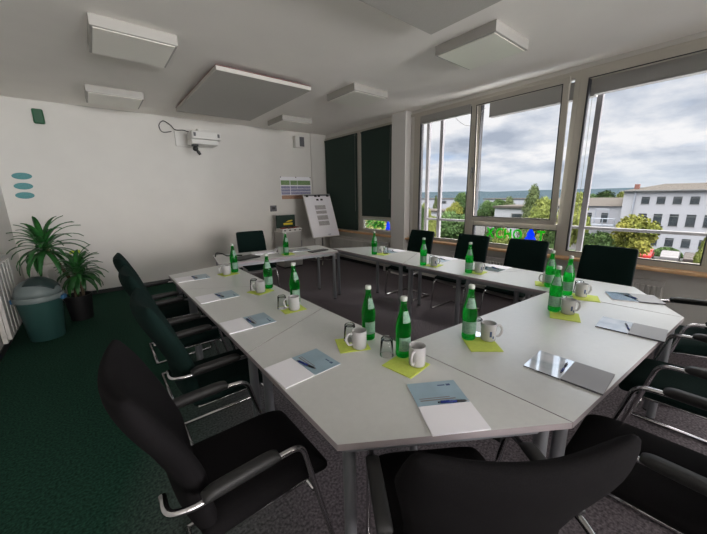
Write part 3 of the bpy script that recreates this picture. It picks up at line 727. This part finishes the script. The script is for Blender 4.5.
def mug(x, y, z, label, rz=0):
    t = thing('coffee_mug', label, 'mug', (x, y, z), rz, 'white mugs')
    obj('cup', MB().lathe([(0,0),(.034,0),(.0385,.004),(.0395,.02),(.0395,.098),(.0375,.098),(.0370,.012),(0,.010)], 28), 'ceramic', t, smooth=True, auto=50)
    P = smoothpath([(.037,0,.080),(.058,0,.083),(.070,0,.066),(.069,0,.040),(.056,0,.022),(.037,0,.022)], 5)
    obj('handle', MB().tube(P, .0065, 8), 'ceramic', t, smooth=True)
    obj('printed_mark', MB().lathe([(.0398,.03),(.0398,.062)], 4, a0=-1.75, a1=-1.45).lathe([(.0398,.02),(.0398,.035)], 4, a0=-1.35, a1=-1.1), 'bluemark', t, smooth=True)
    return t
def glass(x, y, z, label):
    t = thing('glass_tumbler', label, 'glass', (x, y, z), 0, 'upturned tumblers')
    obj('bowl', MB().lathe([(.034,0),(.035,0),(.030,.088),(.024,.097),(0,.098),(0,.088),(.022,.086),(.0285,.078),(.0328,0),(.034,0)], 24), 'tumbler', t, smooth=True, auto=60); 
    obj('thick_base', MB().lathe([(.0,.0845),(.0235,.0845),(.0295,.088),(.0292,.092),(.0235,.0975),(0,.0985)], 24), mat_g, t, smooth=True)
    return t
mat_g = pane_mat('thick_glass', (.90, .92, .92), ior=1.2)
def napkin(x, y, rz, label, s=.165, z=None):
    mb = MB().box(-s/2, s/2, -s/2, s/2, 0, .0022); mb.box(-s/2+.001, s/2-.002, -s/2+.001, s/2-.003, .0023, .0040)
    o = obj('paper_napkin', mb, 'napkin', None, loc=(x, y, TZ), rz=rz); return tag(o, label, 'napkin', 'lime napkins')
NZ = TZ+.0045
def setting(b, m, g, n, nr, mr, where, blift=False):
    if n: napkin(n[0], n[1], nr, 'lime green paper napkin ' + where)
    def zz(p): 
        if not n: return TZ
        d = Vector((p[0]-n[0], p[1]-n[1])); d.rotate(Matrix.Rotation(-nr, 2)); return NZ if max(abs(d.x), abs(d.y)) < .165/2+.03 else TZ
    if b: bottle(b[0], b[1], zz(b), 'green glass water bottle with white cap ' + where, rz=math.atan2(-b[1], -b[0])+random.uniform(-.3, .9))
    if m: mug(m[0], m[1], zz(m), 'white coffee mug ' + where, mr)
    if g: glass(g[0], g[1], zz(g), 'clear upturned glass tumbler ' + where)
setting((1.09,3.40), (.99,3.35), None, (1.01,3.37), .2, 2.6, 'at the far end of the left row')
setting((1.105,2.57), (1.0,2.50), (.985,2.60), (1.01,2.53), .3, 2.6, 'second from the far end of the left row')
setting((1.09,2.06), (1.01,1.93), (.955,2.01), (1.01,1.97), -.1, 2.7, 'third from the far end of the left row')
setting((1.10,1.235), (.99,1.185), (1.005,1.285), (.985,1.24), -.45, 2.75, 'second closest to the camera on the left row')
setting((1.10,.975), (1.085,.872), (1.045,1.035), (1.045,.905), -1.45, 3.45, 'at the inner corner above the blue booklet')
setting((1.52,.865), (1.585,.785), (1.61,.87), (1.51,.78), .85, -.75, 'alone in the middle of the near table')
setting((2.33,.715), (2.34,.635), (2.41,.70), (2.285,.635), .35, -.75, 'nearest the camera in the right-hand cluster')
setting((2.80,.785), (2.82,.695), (2.90,.735), (2.81,.66), .35, -.7, 'right of the cluster before the biggest window chair')
setting((2.92,.955), None, None, (2.98,1.00), .4, 0, 'at the back left of the right cluster')
mug(3.005, 1.0, NZ, 'white coffee mug mostly hidden behind the back left bottle of the cluster', 2.4)
setting((2.87,1.68), (2.955,1.62), (2.99,1.70), (2.95,1.64), .1, -.4, 'in front of the third window chair')
setting((2.82,2.22), (2.87,2.11), (2.93,2.18), (2.90,2.14), .1, -.5, 'in front of the second window chair')
setting((2.87,3.09), (3.0,3.12), (3.03,3.03), (2.97,3.04), .2, -.6, 'in front of the pillar on the window row')
setting((1.98,3.92), (1.96,4.05), None, (2.03,3.98), -.17, 2.9, 'on the back table near the mouse')

# pads, booklets and pens
def pad(x, y, a, z, m, label, thick=.006, w=.148, h=.21, kind='writing_pad', cat='pad', group='writing pads'):
    if m in ('greycard', 'glossy', 'tealcover'): w = .150; thick = thick+.003
    t = thing(kind, label, cat, (x, y, z), a, group)
    obj('pages' if kind == 'writing_pad' else 'inner_pages', MB().box(-w/2+.001, w/2-.001, -h/2+.001, h/2-.001, 0, thick-.0008), 'backshell' if m in ('greycard', 'glossy') else 'paper', t)
    c = obj('top_sheet' if kind == 'writing_pad' else 'cover', MB().box(-w/2, w/2, -h/2, h/2, thick-.0008, thick), m, t)
    return t, c
def booklet(x, y, a, z, m, label, logo=True, flip=1):
    t, c = pad(x, y, a, z, m, label, .004, kind='booklet', cat='booklet', group='booklets beside the pads')
    if logo:
        obj('title_line', MB().box(-.045*flip-.003, -.045*flip+.003, -.06, .085, .004, .0045).box(-.033*flip-.002, -.033*flip+.002, -.04, .085, .004, .0045), 'printink', t)
        obj('logo', MB().box(.045*flip-.006, .045*flip+.006, -.075, -.058, .004, .0045).box(.045*flip-.003, .045*flip+.003, -.052, -.02, .004, .0045), 'bluemark', t)
    return t
def pen(x, y, z, a, label):
    t = thing('ballpoint_pen', label, 'pen', (x, y, z+.0048), a, 'blue ballpoint pens')
    R = Matrix.Rotation(PI/2, 4, 'Y')
    obj('barrel', MB().lathe([(.0045,-.045),(.0048,.02)], 10).xf(R), 'penblue', t, smooth=True)
    obj('grip', MB().lathe([(.0048,.02),(.005,.025),(.0048,.05),(.0035,.058)], 10).xf(R), 'penblack', t, smooth=True)
    obj('tip', MB().lathe([(.0034,.058),(.001,.07)], 8).xf(R), 'chrome', t, smooth=True)
    obj('button', MB().lathe([(.003,-.055),(.003,-.045)], 8).xf(R), 'penblack', t, smooth=True)
    obj('clip', MB().box(-.044, -.010, -.001, .001, .0045, .0065), 'penblue', t)
def setpad(x, y, a, where, m1='paper', m2='cover', penang=1.35, gap=.1515, logo=True, pxy=None):
    """pad centre at local 0, booklet on its +x side"""
    d = Vector((math.cos(a), math.sin(a)))
    pad(x, y, a, TZ, m1, ('grey card-backed writing pad ' if m1 == 'greycard' else 'white writing pad ') + where)
    b = {'cover': 'light blue printed booklet ', 'glossy': 'glossy reflective booklet ', 'tealcover': 'dark teal glossy booklet '}[m2]
    booklet(x+d.x*gap, y+d.y*gap, a, TZ, m2, b + where, logo)
    p = Vector((x, y))+d*(gap*.60)
    if pxy: p = Vector(pxy)
    pen(p.x, p.y, TZ+.006 if False else TZ+.0045, a+penang, 'blue ballpoint pen ' + where)
setpad(.585, 1.215, .03, 'before the nearest left armchair', penang=-1.35)
setpad(.590, 1.925, -.02, 'before the second left armchair', penang=-1.45)
setpad(.605, 2.63, 0, 'before the third left armchair', penang=-1.25)
setpad(.600, 3.44, -.03, 'at the far end of the left row of chairs', penang=-1.3)
setpad(.895, .548, math.atan2(.86, .51)-.02, 'at the near edge in front of the black chair back', penang=-1.62, pxy=(.965, .60))
setpad(1.56, .315, PI/2+.03, 'nearest the camera on the right-hand side', 'greycard', 'glossy', penang=-1.5, logo=False)
setpad(2.345, .235, PI/2+.05, 'in the middle of the right-hand side', 'greycard', 'glossy', penang=-1.3, logo=False)
setpad(3.09, .355, math.atan2(.9, -.44), 'on the near right corner table', 'greycard', 'tealcover', penang=-1.1, logo=False)
setpad(3.33, 1.59, PI, 'before the third window chair', 'paper', 'tealcover', penang=1.2, logo=False)
setpad(3.33, 2.26, PI, 'before the second window chair', 'paper', 'cover', penang=1.2)
setpad(3.31, 3.07, PI-.1, 'before the farthest window chair', 'paper', 'cover', penang=1.0)

# back table items
t = thing('laptop', 'closed black laptop on the left part of the back table', 'laptop', (1.47, 4.10, TZ), .25)
obj('base', MB().box(-.16,.16,-.11,.11,0,.012), 'black', t, bevel=.003); obj('lid', MB().box(-.16,.16,-.11,.11,.0125,.02), 'black', t, bevel=.003)
o = obj('black_cable', MB().tube(smoothpath([(1.18,4.42,TZ+.02),(1.22,4.50,TZ+.05),(1.30,4.50,TZ+.03),(1.33,4.40,TZ+.012),(1.42,4.36,TZ+.012),(1.50,4.30,TZ+.01)],6), .009, 7), 'black', smooth=True); tag(o, 'thick black cable coiled at the left end of the back table', 'cable')
o = obj('paper_stack', MB().box(-.15,.15,-.10,.10,0,.008).box(-.12,.16,-.09,.08,.008,.014), 'paper', loc=(1.80, 4.30, TZ), rz=-.2); tag(o, 'loose white papers beside the closed laptop', 'papers')
t = thing('computer_mouse', 'black computer mouse between papers and bottle on the back table', 'mouse', (2.02, 4.22, TZ), .3)
obj('shell', MB().lathe([(1,0),(.98,.3),(.75,.8),(.3,1),(0,1.02)], 20, 0, 0, 1, 1).xf(Matrix.Diagonal((.030,.052,.032,1))), 'black', t, smooth=True); obj('wheel', MB().box(-.003,.003,.02,.04,.022,.034), 'greycard', t)
o = obj('magazine', MB().box(-.16,.16,-.12,.12,0,.005).box(-.13,.15,-.10,.11,.005,.009), 'glossy', loc=(2.30, 4.14, TZ), rz=-.15); tag(o, 'glossy magazines spread on the right part of the back table', 'magazine')
o = obj('black_folder', MB().box(-.15,.15,-.06,.06,0,.014), 'black', bevel=.004, loc=(2.47, 3.87, TZ), rz=.12); tag(o, 'thick black folder at the right front corner of the back table', 'folder')

# ------------------------------------------------------------------ outside
struct('ground_street', MB().box(20, 130, -60, 140, G-.5, G), 'pavement')
mb = MB()
for (x0,x1,y0,y1) in ((20,50,10,60),(50,59,7.5,60)): mb.box(x0, x1, y0, y1, G, G+.05)
struct('ground_lawn', mb, 'grass')
# distant land and ridge
mb = MB(); nx, ny = 34, 60
for i in range(nx+1):
    for j in range(ny+1):
        x = 130+i*i*1.05; y = -500+j*30*1.0
        r = i/nx; z_ = G+(15.0+2.2*math.sin(y*.006+1)+1.2*math.sin(y*.017)+.6*math.sin(y*.05+i*.4))*max(0, (r-.35)/.65)**1.2
        if r > .97: z_ = z_-10*(r-.97)
        mb.v.append((x, y, z_))
mb.f = [(i*(ny+1)+j, (i+1)*(ny+1)+j, (i+1)*(ny+1)+j+1, i*(ny+1)+j+1) for i in range(nx) for j in range(ny)]
o = struct('ground_hills', mb, 'forest', smooth=True)

def win_grid(t, plane_x, rects, depth=.12):
    for (y, z, w, h) in rects:
        f = obj('window', MB().box(plane_x-.04, plane_x+.02, y-w/2-.06, y+w/2+.06, z-.10, z-.0).box(plane_x-.03, plane_x+.02, y-w/2, y+w/2, z+h*.80, z+h*.84), 'winframe', t)
        obj('window_glass', MB().box(plane_x-.02, plane_x+.02, y-w/2, y+w/2, z, z+h), 'winglass', f)
BX = 65.
t = thing('office_building', 'long white three-storey building with a grey roof behind the parked cars', 'building', (0, 0, 0))
obj('wall', MB().box(BX, BX+12, -12, 12.4, G, 1.35), 'facade', t)
rf = MB().add([(BX-.5,-12.5,1.35),(BX-.5,12.8,1.35),(BX+12.5,12.8,1.35),(BX+12.5,-12.5,1.35),(BX+6,-12.5,2.35),(BX+6,8.6,2.35)], [(0,3,2,1),(0,1,5,4),(1,2,5),(2,3,4,5),(0,4,3)])
obj('roof', rf, 'roof', t); obj('eaves_board', MB().box(BX-.5, BX+.1, -12.5, 12.8, 1.28, 1.42), 'winframe', t)
obj('drainpipe', MB().tube([(BX-.12,11.0,1.3),(BX-.12,11.2,G)], .12, 8), 'metalgrey', t)
obj('chimney', MB().box(BX+1.2, BX+1.7, 10.9, 11.5, 1.5, 2.35), mat('brick', (.12,.05,.04), .9), t)
ys = [9.75+1.72*k*-1 for k in range(0, 12)]
rects = [(y, -.60, .92, 1.05) for y in ys[:11]]+[(y, -3.75, .95, 1.70) for y in ys[:11]]+[(y, -6.75, .9, 1.25) for y in ys[:11]]
win_grid(t, BX, [r for r in rects if r[0] > -2])
LX = 68.
t = thing('low_building', 'lower white wing with a brown roof left of the long building', 'building', (0, 0, 0))
obj('wall', MB().box(LX, LX+10, 12.45, 24, G, -1.1), 'facade', t)
obj('roof', MB().add([(LX-.4,12.45,-1.1),(LX-.4,24.4,-1.1),(LX+10.4,24.4,-1.1),(LX+10.4,12.45,-1.1),(LX+5,12.45,.2),(LX+5,24.4,.2)], [(0,3,2,1),(0,1,5,4),(2,3,4,5),(1,2,5),(0,4,3)]), 'roof', t)
win_grid(t, LX, [(15.1,-3.9,.95,1.6),(17.4,-3.9,.95,1.6),(20.0,-3.9,.95,1.6),(15.1,-7.0,.95,1.4),(17.4,-7.0,.95,1.4)])
st = MB(); st.bar((LX-1.6,13.2,-4.2),(LX-1.6,16.4,-4.2),1.4,.15); st.bar((LX-1.6,16.4,-4.2),(LX-1.6,17.6,G),.9,.12)
for y in (13.2,14.8,16.4): st.tube([(LX-2.2,y,G),(LX-2.2,y,-3.1)], .07, 6)
st.tube([(LX-2.2,13.2,-3.1),(LX-2.2,16.4,-3.1)], .06, 6); st.tube([(LX-.9,14.4,-4.2),(LX-.9,14.4,-1.6),(LX-.9,16.2,-1.6),(LX-.9,16.2,-4.2)], .07, 6)
obj('metal_stair', st, 'metalgrey', t)
def house(name, x, y, w, d, ztop, label, m='facade', rz=0):
    t = thing('house', label, 'building', (x, y, 0), rz); obj('wall', MB().box(-d/2, d/2, -w/2, w/2, G, ztop), m, t)
    obj('roof', MB().box(-d/2-.3, d/2+.3, -w/2-.3, w/2+.3, ztop, ztop+.35), 'roof', t)
    f = obj('window', MB().box(-d/2-.05, -d/2+.02, -w*.1, w*.14, ztop-2.4, ztop-.9), 'winframe', t); obj('window_glass', MB().box(-d/2-.07, -d/2-.05, -w*.08, w*.12, ztop-2.3, ztop-1.0), 'winglass', f)
house('h', 62, 25.2, 8.5, 8, -1.3, 'small white flat-roofed house seen through the tilted middle window')
house('h', 70, 52, 9, 8, -3.0, 'pale flat-roofed house half hidden behind trees in the left window')
house('h', 150, 103, 30, 10, -1.6, 'distant long white hall behind trees in the left window')
house('h', 160, 74, 22, 10, -1.9, 'distant pale hall below the ridge in the middle window')

def tree_proto(name, m, lumps, n, q, seed, cat='tree'):
    rnd = random.Random(seed); t = thing(name, '', cat); mb = MB(); core = MB()
    for (cx, cy, cz, r, rz_) in lumps:
        k = max(10, int(n*r*r/sum(l[3]**2 for l in lumps)))
        for i in range(k):
            u = rnd.uniform(-1, 1); a = rnd.uniform(0, 2*PI); s = math.sqrt(1-u*u); rr = rnd.uniform(.72, 1.08)
            p = Vector((cx+r*rr*s*math.cos(a), cy+r*rr*s*math.sin(a), cz+rz_*rr*u))
            d1 = Vector((rnd.gauss(0,1), rnd.gauss(0,1), rnd.gauss(0,1))).normalized(); d2 = d1.orthogonal().normalized(); qq = q*rnd.uniform(.6, 1.3)
            mb.add([p+d1*qq, p+d2*qq, p-d1*qq, p-d2*qq], [(0,1,2,3)])
        core.lathe([(0.02,-rz_*.8),(r*.55,-rz_*.55),(r*.78,0),(r*.55,rz_*.55),(0.02,rz_*.8)], 10).v
        nv = 5*10; core.v[-nv:] = [(x+cx, y+cy, z+cz) for x, y, z in core.v[-nv:]]
    mb.add(core.v, core.f)
    obj('crown', mb, m, t); obj('trunk', MB().tube([(0,0,-1.6),(.02,.01,-.7),(0,0,.1)], [.07,.05,.03], 7), 'bark', t, smooth=True)
    return t
rl = random.Random(11)
# prototypes: unit half-width 1, top at z=+1, trunk foot at z=-1.6
def round_l(): return [(0,0,.25,.72,.72)]+[(.55*math.cos(a), .55*math.sin(a), rl.uniform(-.5,.45), rl.uniform(.35,.5), rl.uniform(.33,.45)) for a in [k*.9 for k in range(7)]]+[(.15,.1,.62,.38,.36)]
def cone_l(): return [(0,0,-.9,.95,.5),(.2,0,-.5,.85,.5),(-.25,-.2,-.2,.62,.42),(.2,.25,.0,.60,.42),(0,0,.3,.55,.4),(.05,0,.62,.40,.34)]
protos = {'olive': tree_proto('tree', 'tr_olive', cone_l(), 4200, .05, 1), 'lime': tree_proto('tree', 'tr_lime', round_l(), 4200, .052, 2),
          'green': tree_proto('tree', 'tr_green', round_l(), 4200, .052, 3), 'yellow': tree_proto('tree', 'tr_yellow', round_l(), 4200, .05, 4)}
used = set()
def tree(kind, x, y, ztop, hw, label, name='tree', cat='tree'):
    hgt = ztop-G; s = hw
    sz = hgt/2.6
    r = protos[kind]
    loc = (x, y, ztop-sz)
    if kind in used: r = dup(r, loc, rl.uniform(0, 6), label, 'trees outside the windows', (s, s, sz))
    else:
        used.add(kind); r.location = loc; r.scale = (s, s, sz); r['label'] = label; r['group'] = 'trees outside the windows'
    return r
TREES = [
 ('olive',55.0,21.8,2.84,1.9,'tall pointed olive-green tree, the highest one in the middle window'),
 ('lime',35.0,12.7,.98,1.75,'yellow-green tree at the right side of the tilted middle window'),
 ('lime',42.0,12.3,1.40,1.9,'yellow-green tree just right of the leaning mullion'),
 ('green',65.0,34.7,-.06,2.3,'dark green round tree at the left of the middle window'),
 ('olive',75.0,34.8,.60,2.2,'small pointed olive tree behind the small white house'),
 ('green',85.0,42.3,-.28,2.2,'green tree behind the dark round tree in the middle window'),
 ('green',60.0,37.6,1.68,2.4,'tall green tree at the right side of the left window'),
 ('yellow',48.0,31.3,.02,1.7,'bright autumn-yellow tree in the left window'),
 ('green',34.0,22.9,-.63,2.9,'wide green tree below the yellow one in the left window'),
 ('lime',30.0,22.6,-1.0,1.1,'small yellow-green tree behind the facade posts'),
 ('yellow',46.0,7.4,-1.18,2.3,'autumn-yellow tree in front of the long white building'),
 ('green',38.0,8.5,-2.34,1.6,'low green tree just right of the leaning facade post'),
 ('green',28.0,9.4,-1.23,.9,'dark green tree behind the low middle pane'),
 ('lime',42.0,1.5,-2.61,.8,'yellow-green tree at the right edge of the wide pane'),
 ('olive',90.0,66.4,.95,1.0,'thin dark conifer far away between the facade posts'),
 ('lime',32.0,15.2,-2.0,1.2,'yellowing tree behind the painted letter O'),
 ('green',36.0,17.9,-2.3,1.2,'green tree behind the painted letter X'),
 ('green',104.0,28.4,1.07,3.0,'left one of the far trees above the low wing roof'),
 ('green',112.0,25.2,1.55,3.2,'middle one of the far trees above the low wing roof'),
 ('lime',121.0,22.6,1.22,3.4,'right one of the far trees touching the long building corner'),
 ('green',100.0,26.8,.63,2.4,'far tree peeking out beside the leaning facade post'),
 ('lime',60.0,47.3,-.63,1.6,'yellowish tree at the left edge of the left window'),
 ('lime',30.0,31.0,-1.0,3.2,'yellow-green tree behind the painted pane beyond the pillar'),
 ('green',40.0,32.3,-.22,.9,'narrow green tree beside the left frame of the left window'),
]
for (k,x,y,zt,hw,lb) in TREES: tree(k, x, y, zt, hw, lb)
for k, pr in protos.items():
    if k not in used: pass
# hedges
def bush(x, y, w, d, h, label, seed):
    rnd = random.Random(seed); mb = MB()
    for i in range(700):
        a = rnd.uniform(0, 2*PI); u = rnd.uniform(0, 1); s = math.sqrt(1-u*u)
        p = Vector((d*s*math.cos(a), w*s*math.sin(a), h*u)); d1 = Vector((rnd.gauss(0,1), rnd.gauss(0,1), rnd.gauss(0,1))).normalized(); d2 = d1.orthogonal().normalized(); q = .16
        mb.add([p+d1*q, p+d2*q, p-d1*q, p-d2*q], [(0,1,2,3)])
    mb.lathe([(.85,0),(.8,.4*h),(.5,.75*h),(.02,.9*h)], 12, 0, 0, d, w)
    o = obj('hedge_bush', mb, 'tr_green', loc=(x, y, G)); tag(o, label, 'bush')
bush(60.6, 8.9, 1.3, .8, 1.3, 'low green bush beside the yellow tree and the red car', 1)
bush(62.0, 6.0, 1.6, .8, 1.25, 'low green bush between the red car and the white building', 2)

def car(x, y, m, label, rz):
    t = thing('parked_car', label, 'car', (x, y, G), rz)
    side = [(-2.1,.35),(2.1,.35),(2.15,.65),(2.0,.85),(1.1,.95),(.6,1.40),(-.9,1.45),(-1.6,1.0),(-2.1,.92)]
    b = MB().prism([(a, b_) for a, b_ in side], -.85, .85); b.xf(Matrix(((1,0,0,0),(0,0,1,0),(0,1,0,0),(0,0,0,1)))); obj('body', b, m, t, bevel=.08)
    g = MB().prism([(1.0,.96),(.58,1.36),(-.86,1.40),(-1.45,1.0)], -.87, .87); g.xf(Matrix(((1,0,0,0),(0,0,1,0),(0,1,0,0),(0,0,0,1)))); obj('side_windows', g, 'winglass', t)
    obj('windscreen', MB().prism([(1.12,.98),(.64,1.38),(.60,1.36),(1.05,.94)], -.75, .75).xf(Matrix(((1,0,0,0),(0,0,1,0),(0,1,0,0),(0,0,0,1)))), 'winglass', t)
    for wx in (-1.3, 1.35):
        for wy in (-.8, .8): obj('wheel', MB().lathe([(0,-.1),(.32,-.1),(.34,0),(.32,.1),(0,.1)], 14).xf(Matrix.Translation((wx, wy, .33)) @ Matrix.Rotation(PI/2, 4, 'X')), 'tyre', t)
car(57.3, 7.7, 'car_red', 'red car, leftmost of the parked cars', .05)
car(57.6, 5.2, 'car_white', 'white car right beside the red one', .05)
car(57.6, 3.1, 'car_brown', 'brown car in the middle of the parked cars', .05)
car(57.6, 1.0, 'car_silver', 'silver grey car at the right of the parked cars', .05)
car(34.0, 14.3, 'car_white', 'white car seen through the low middle pane under the letters', 1.3)
car(38.5, 21.0, 'car_silver', 'silver car seen at the left of the low middle pane', 1.3)

# ------------------------------------------------------------------ sky and light
FILL_DIR = (.32, -1, -.18); FILL_LOBE = 36.
w = bpy.data.worlds.new('World'); scn.world = w; w.use_nodes = True
N, L = w.node_tree.nodes, w.node_tree.links; N.clear()
tc = N.new('ShaderNodeTexCoord'); sx = N.new('ShaderNodeSeparateXYZ'); L.new(tc.outputs['Generated'], sx.inputs[0])
def math_(op, a, b=None, c=None):
    n = N.new('ShaderNodeMath'); n.operation = op
    for i, v in enumerate((a, b, c)):
        if v is None: continue
        if isinstance(v, (int, float)): n.inputs[i].default_value = v
        else: L.new(v, n.inputs[i])
    return n.outputs[0]
zp = math_('ADD', math_('MAXIMUM', sx.outputs['Z'], 0.), .22)
cx = math_('DIVIDE', sx.outputs['X'], zp); cy_ = math_('DIVIDE', sx.outputs['Y'], zp)
cv = N.new('ShaderNodeCombineXYZ'); L.new(cx, cv.inputs[0]); L.new(cy_, cv.inputs[1])
n1 = N.new('ShaderNodeTexNoise'); n1.inputs['Scale'].default_value = 1.15; n1.inputs['Detail'].default_value = 7; n1.inputs['Roughness'].default_value = .55
L.new(cv.outputs[0], n1.inputs['Vector'])
mp = N.new('ShaderNodeMapping'); mp.inputs['Location'].default_value = (3.1, 7.7, 2); L.new(cv.outputs[0], mp.inputs['Vector'])
n2 = N.new('ShaderNodeTexNoise'); n2.inputs['Scale'].default_value = .6; n2.inputs['Detail'].default_value = 5; L.new(mp.outputs[0], n2.inputs['Vector'])
cr = N.new('ShaderNodeValToRGB'); L.new(n1.outputs['Fac'], cr.inputs['Fac'])
E_ = cr.color_ramp.elements; E_[0].position = .38; E_[0].color = (.44, .50, .61, 1); E_[1].position = .57; E_[1].color = (1.0, 1.0, 1.02, 1)
e = E_.new(.47); e.color = (.68, .73, .82, 1)
cb_ = N.new('ShaderNodeValToRGB'); L.new(n2.outputs['Fac'], cb_.inputs['Fac'])
cb_.color_ramp.elements[0].position = .54; cb_.color_ramp.elements[0].color = (0,0,0,1); cb_.color_ramp.elements[1].position = .66; cb_.color_ramp.elements[1].color = (1,1,1,1)
mx = N.new('ShaderNodeMixRGB'); L.new(cb_.outputs['Color'], mx.inputs[0]); L.new(cr.outputs['Color'], mx.inputs[1]); mx.inputs[2].default_value = (.36, .56, .86, 1)
hz = N.new('ShaderNodeMapRange'); hz.inputs['From Min'].default_value = 0; hz.inputs['From Max'].default_value = .09; hz.inputs['To Min'].default_value = .75; hz.inputs['To Max'].default_value = 0
L.new(sx.outputs['Z'], hz.inputs['Value'])
mh = N.new('ShaderNodeMixRGB'); L.new(hz.outputs[0], mh.inputs[0]); L.new(mx.outputs[0], mh.inputs[1]); mh.inputs[2].default_value = (.66, .74, .84, 1)
# overcast sky: brighter towards the zenith
zr = N.new('ShaderNodeMapRange'); zr.interpolation_type = 'SMOOTHSTEP'
zr.inputs['From Min'].default_value = .28; zr.inputs['From Max'].default_value = .75; zr.inputs['To Min'].default_value = .95; zr.inputs['To Max'].default_value = 16.
L.new(sx.outputs['Z'], zr.inputs['Value'])
# warm fill glow added to the world behind the camera, centred below the horizon
dp = N.new('ShaderNodeVectorMath'); dp.operation = 'DOT_PRODUCT'; L.new(tc.outputs['Generated'], dp.inputs[0]); dp.inputs[1].default_value = Vector(FILL_DIR).normalized()
lb = N.new('ShaderNodeMapRange'); lb.interpolation_type = 'SMOOTHSTEP'
lb.inputs['From Min'].default_value = .80; lb.inputs['From Max'].default_value = .97; lb.inputs['To Min'].default_value = 0; lb.inputs['To Max'].default_value = FILL_LOBE
L.new(dp.outputs['Value'], lb.inputs['Value'])
wm = N.new('ShaderNodeMixRGB'); wm.blend_type = 'MULTIPLY'; wm.inputs[2].default_value = (1.0, .89, .79, 1)
wf_ = N.new('ShaderNodeMapRange'); wf_.inputs['From Min'].default_value = .7; wf_.inputs['From Max'].default_value = .85; L.new(dp.outputs['Value'], wf_.inputs['Value']); L.new(wf_.outputs[0], wm.inputs[0])
zf_ = N.new('ShaderNodeMapRange'); zf_.inputs['From Min'].default_value = .28; zf_.inputs['From Max'].default_value = .6; L.new(sx.outputs['Z'], zf_.inputs['Value'])
wz = N.new('ShaderNodeMixRGB'); L.new(zf_.outputs[0], wz.inputs[0]); L.new(mh.outputs[0], wz.inputs[1]); wz.inputs[2].default_value = (.80, .79, .76, 1)
L.new(wz.outputs[0], wm.inputs[1])
bg = N.new('ShaderNodeBackground'); L.new(wm.outputs[0], bg.inputs['Color']); L.new(math_('ADD', zr.outputs[0], lb.outputs[0]), bg.inputs['Strength'])
wo = N.new('ShaderNodeOutputWorld'); L.new(bg.outputs[0], wo.inputs[0])
w.cycles.sampling_method = 'MANUAL'; w.cycles.sample_map_resolution = 512
# light portals in the window openings (they only guide the sky light)
for i_, (y0, y1, z0, z1) in enumerate(((-4.7,0,.8,2.78),(.19,1.335,.8,2.78),(1.475,2.62,.8,2.78),(2.77,3.70,.8,2.78),(4.36,5.21,.8,1.05))):
    ld = bpy.data.lights.new('window_portal', 'AREA'); ld.shape = 'RECTANGLE'; ld.size = z1-z0; ld.size_y = y1-y0; ld.cycles.is_portal = True
    lo = bpy.data.objects.new('window_portal', ld); col.objects.link(lo); lo.location = (XW+.30, (y0+y1)/2, (z0+z1)/2)
    lo.rotation_euler = (0, PI/2, 0)
ld = bpy.data.lights.new('window_portal', 'AREA'); ld.shape = 'RECTANGLE'; ld.size = 5.0; ld.size_y = 1.95; ld.cycles.is_portal = True
lo = bpy.data.objects.new('window_portal', ld); col.objects.link(lo); lo.location = (1.8, YF-.2, 1.79); lo.rotation_euler = (PI/2, 0, 0)

scn.view_settings.view_transform = 'Standard'; scn.view_settings.look = 'None'; scn.view_settings.gamma = 1
scn.view_settings.use_curve_mapping = False; scn.view_settings.exposure = 0.0
scn.cycles.use_denoising = True
scn.cycles.sample_clamp_indirect = 6; scn.cycles.max_bounces = 12; scn.cycles.diffuse_bounces = 7; scn.cycles.transparent_max_bounces = 16
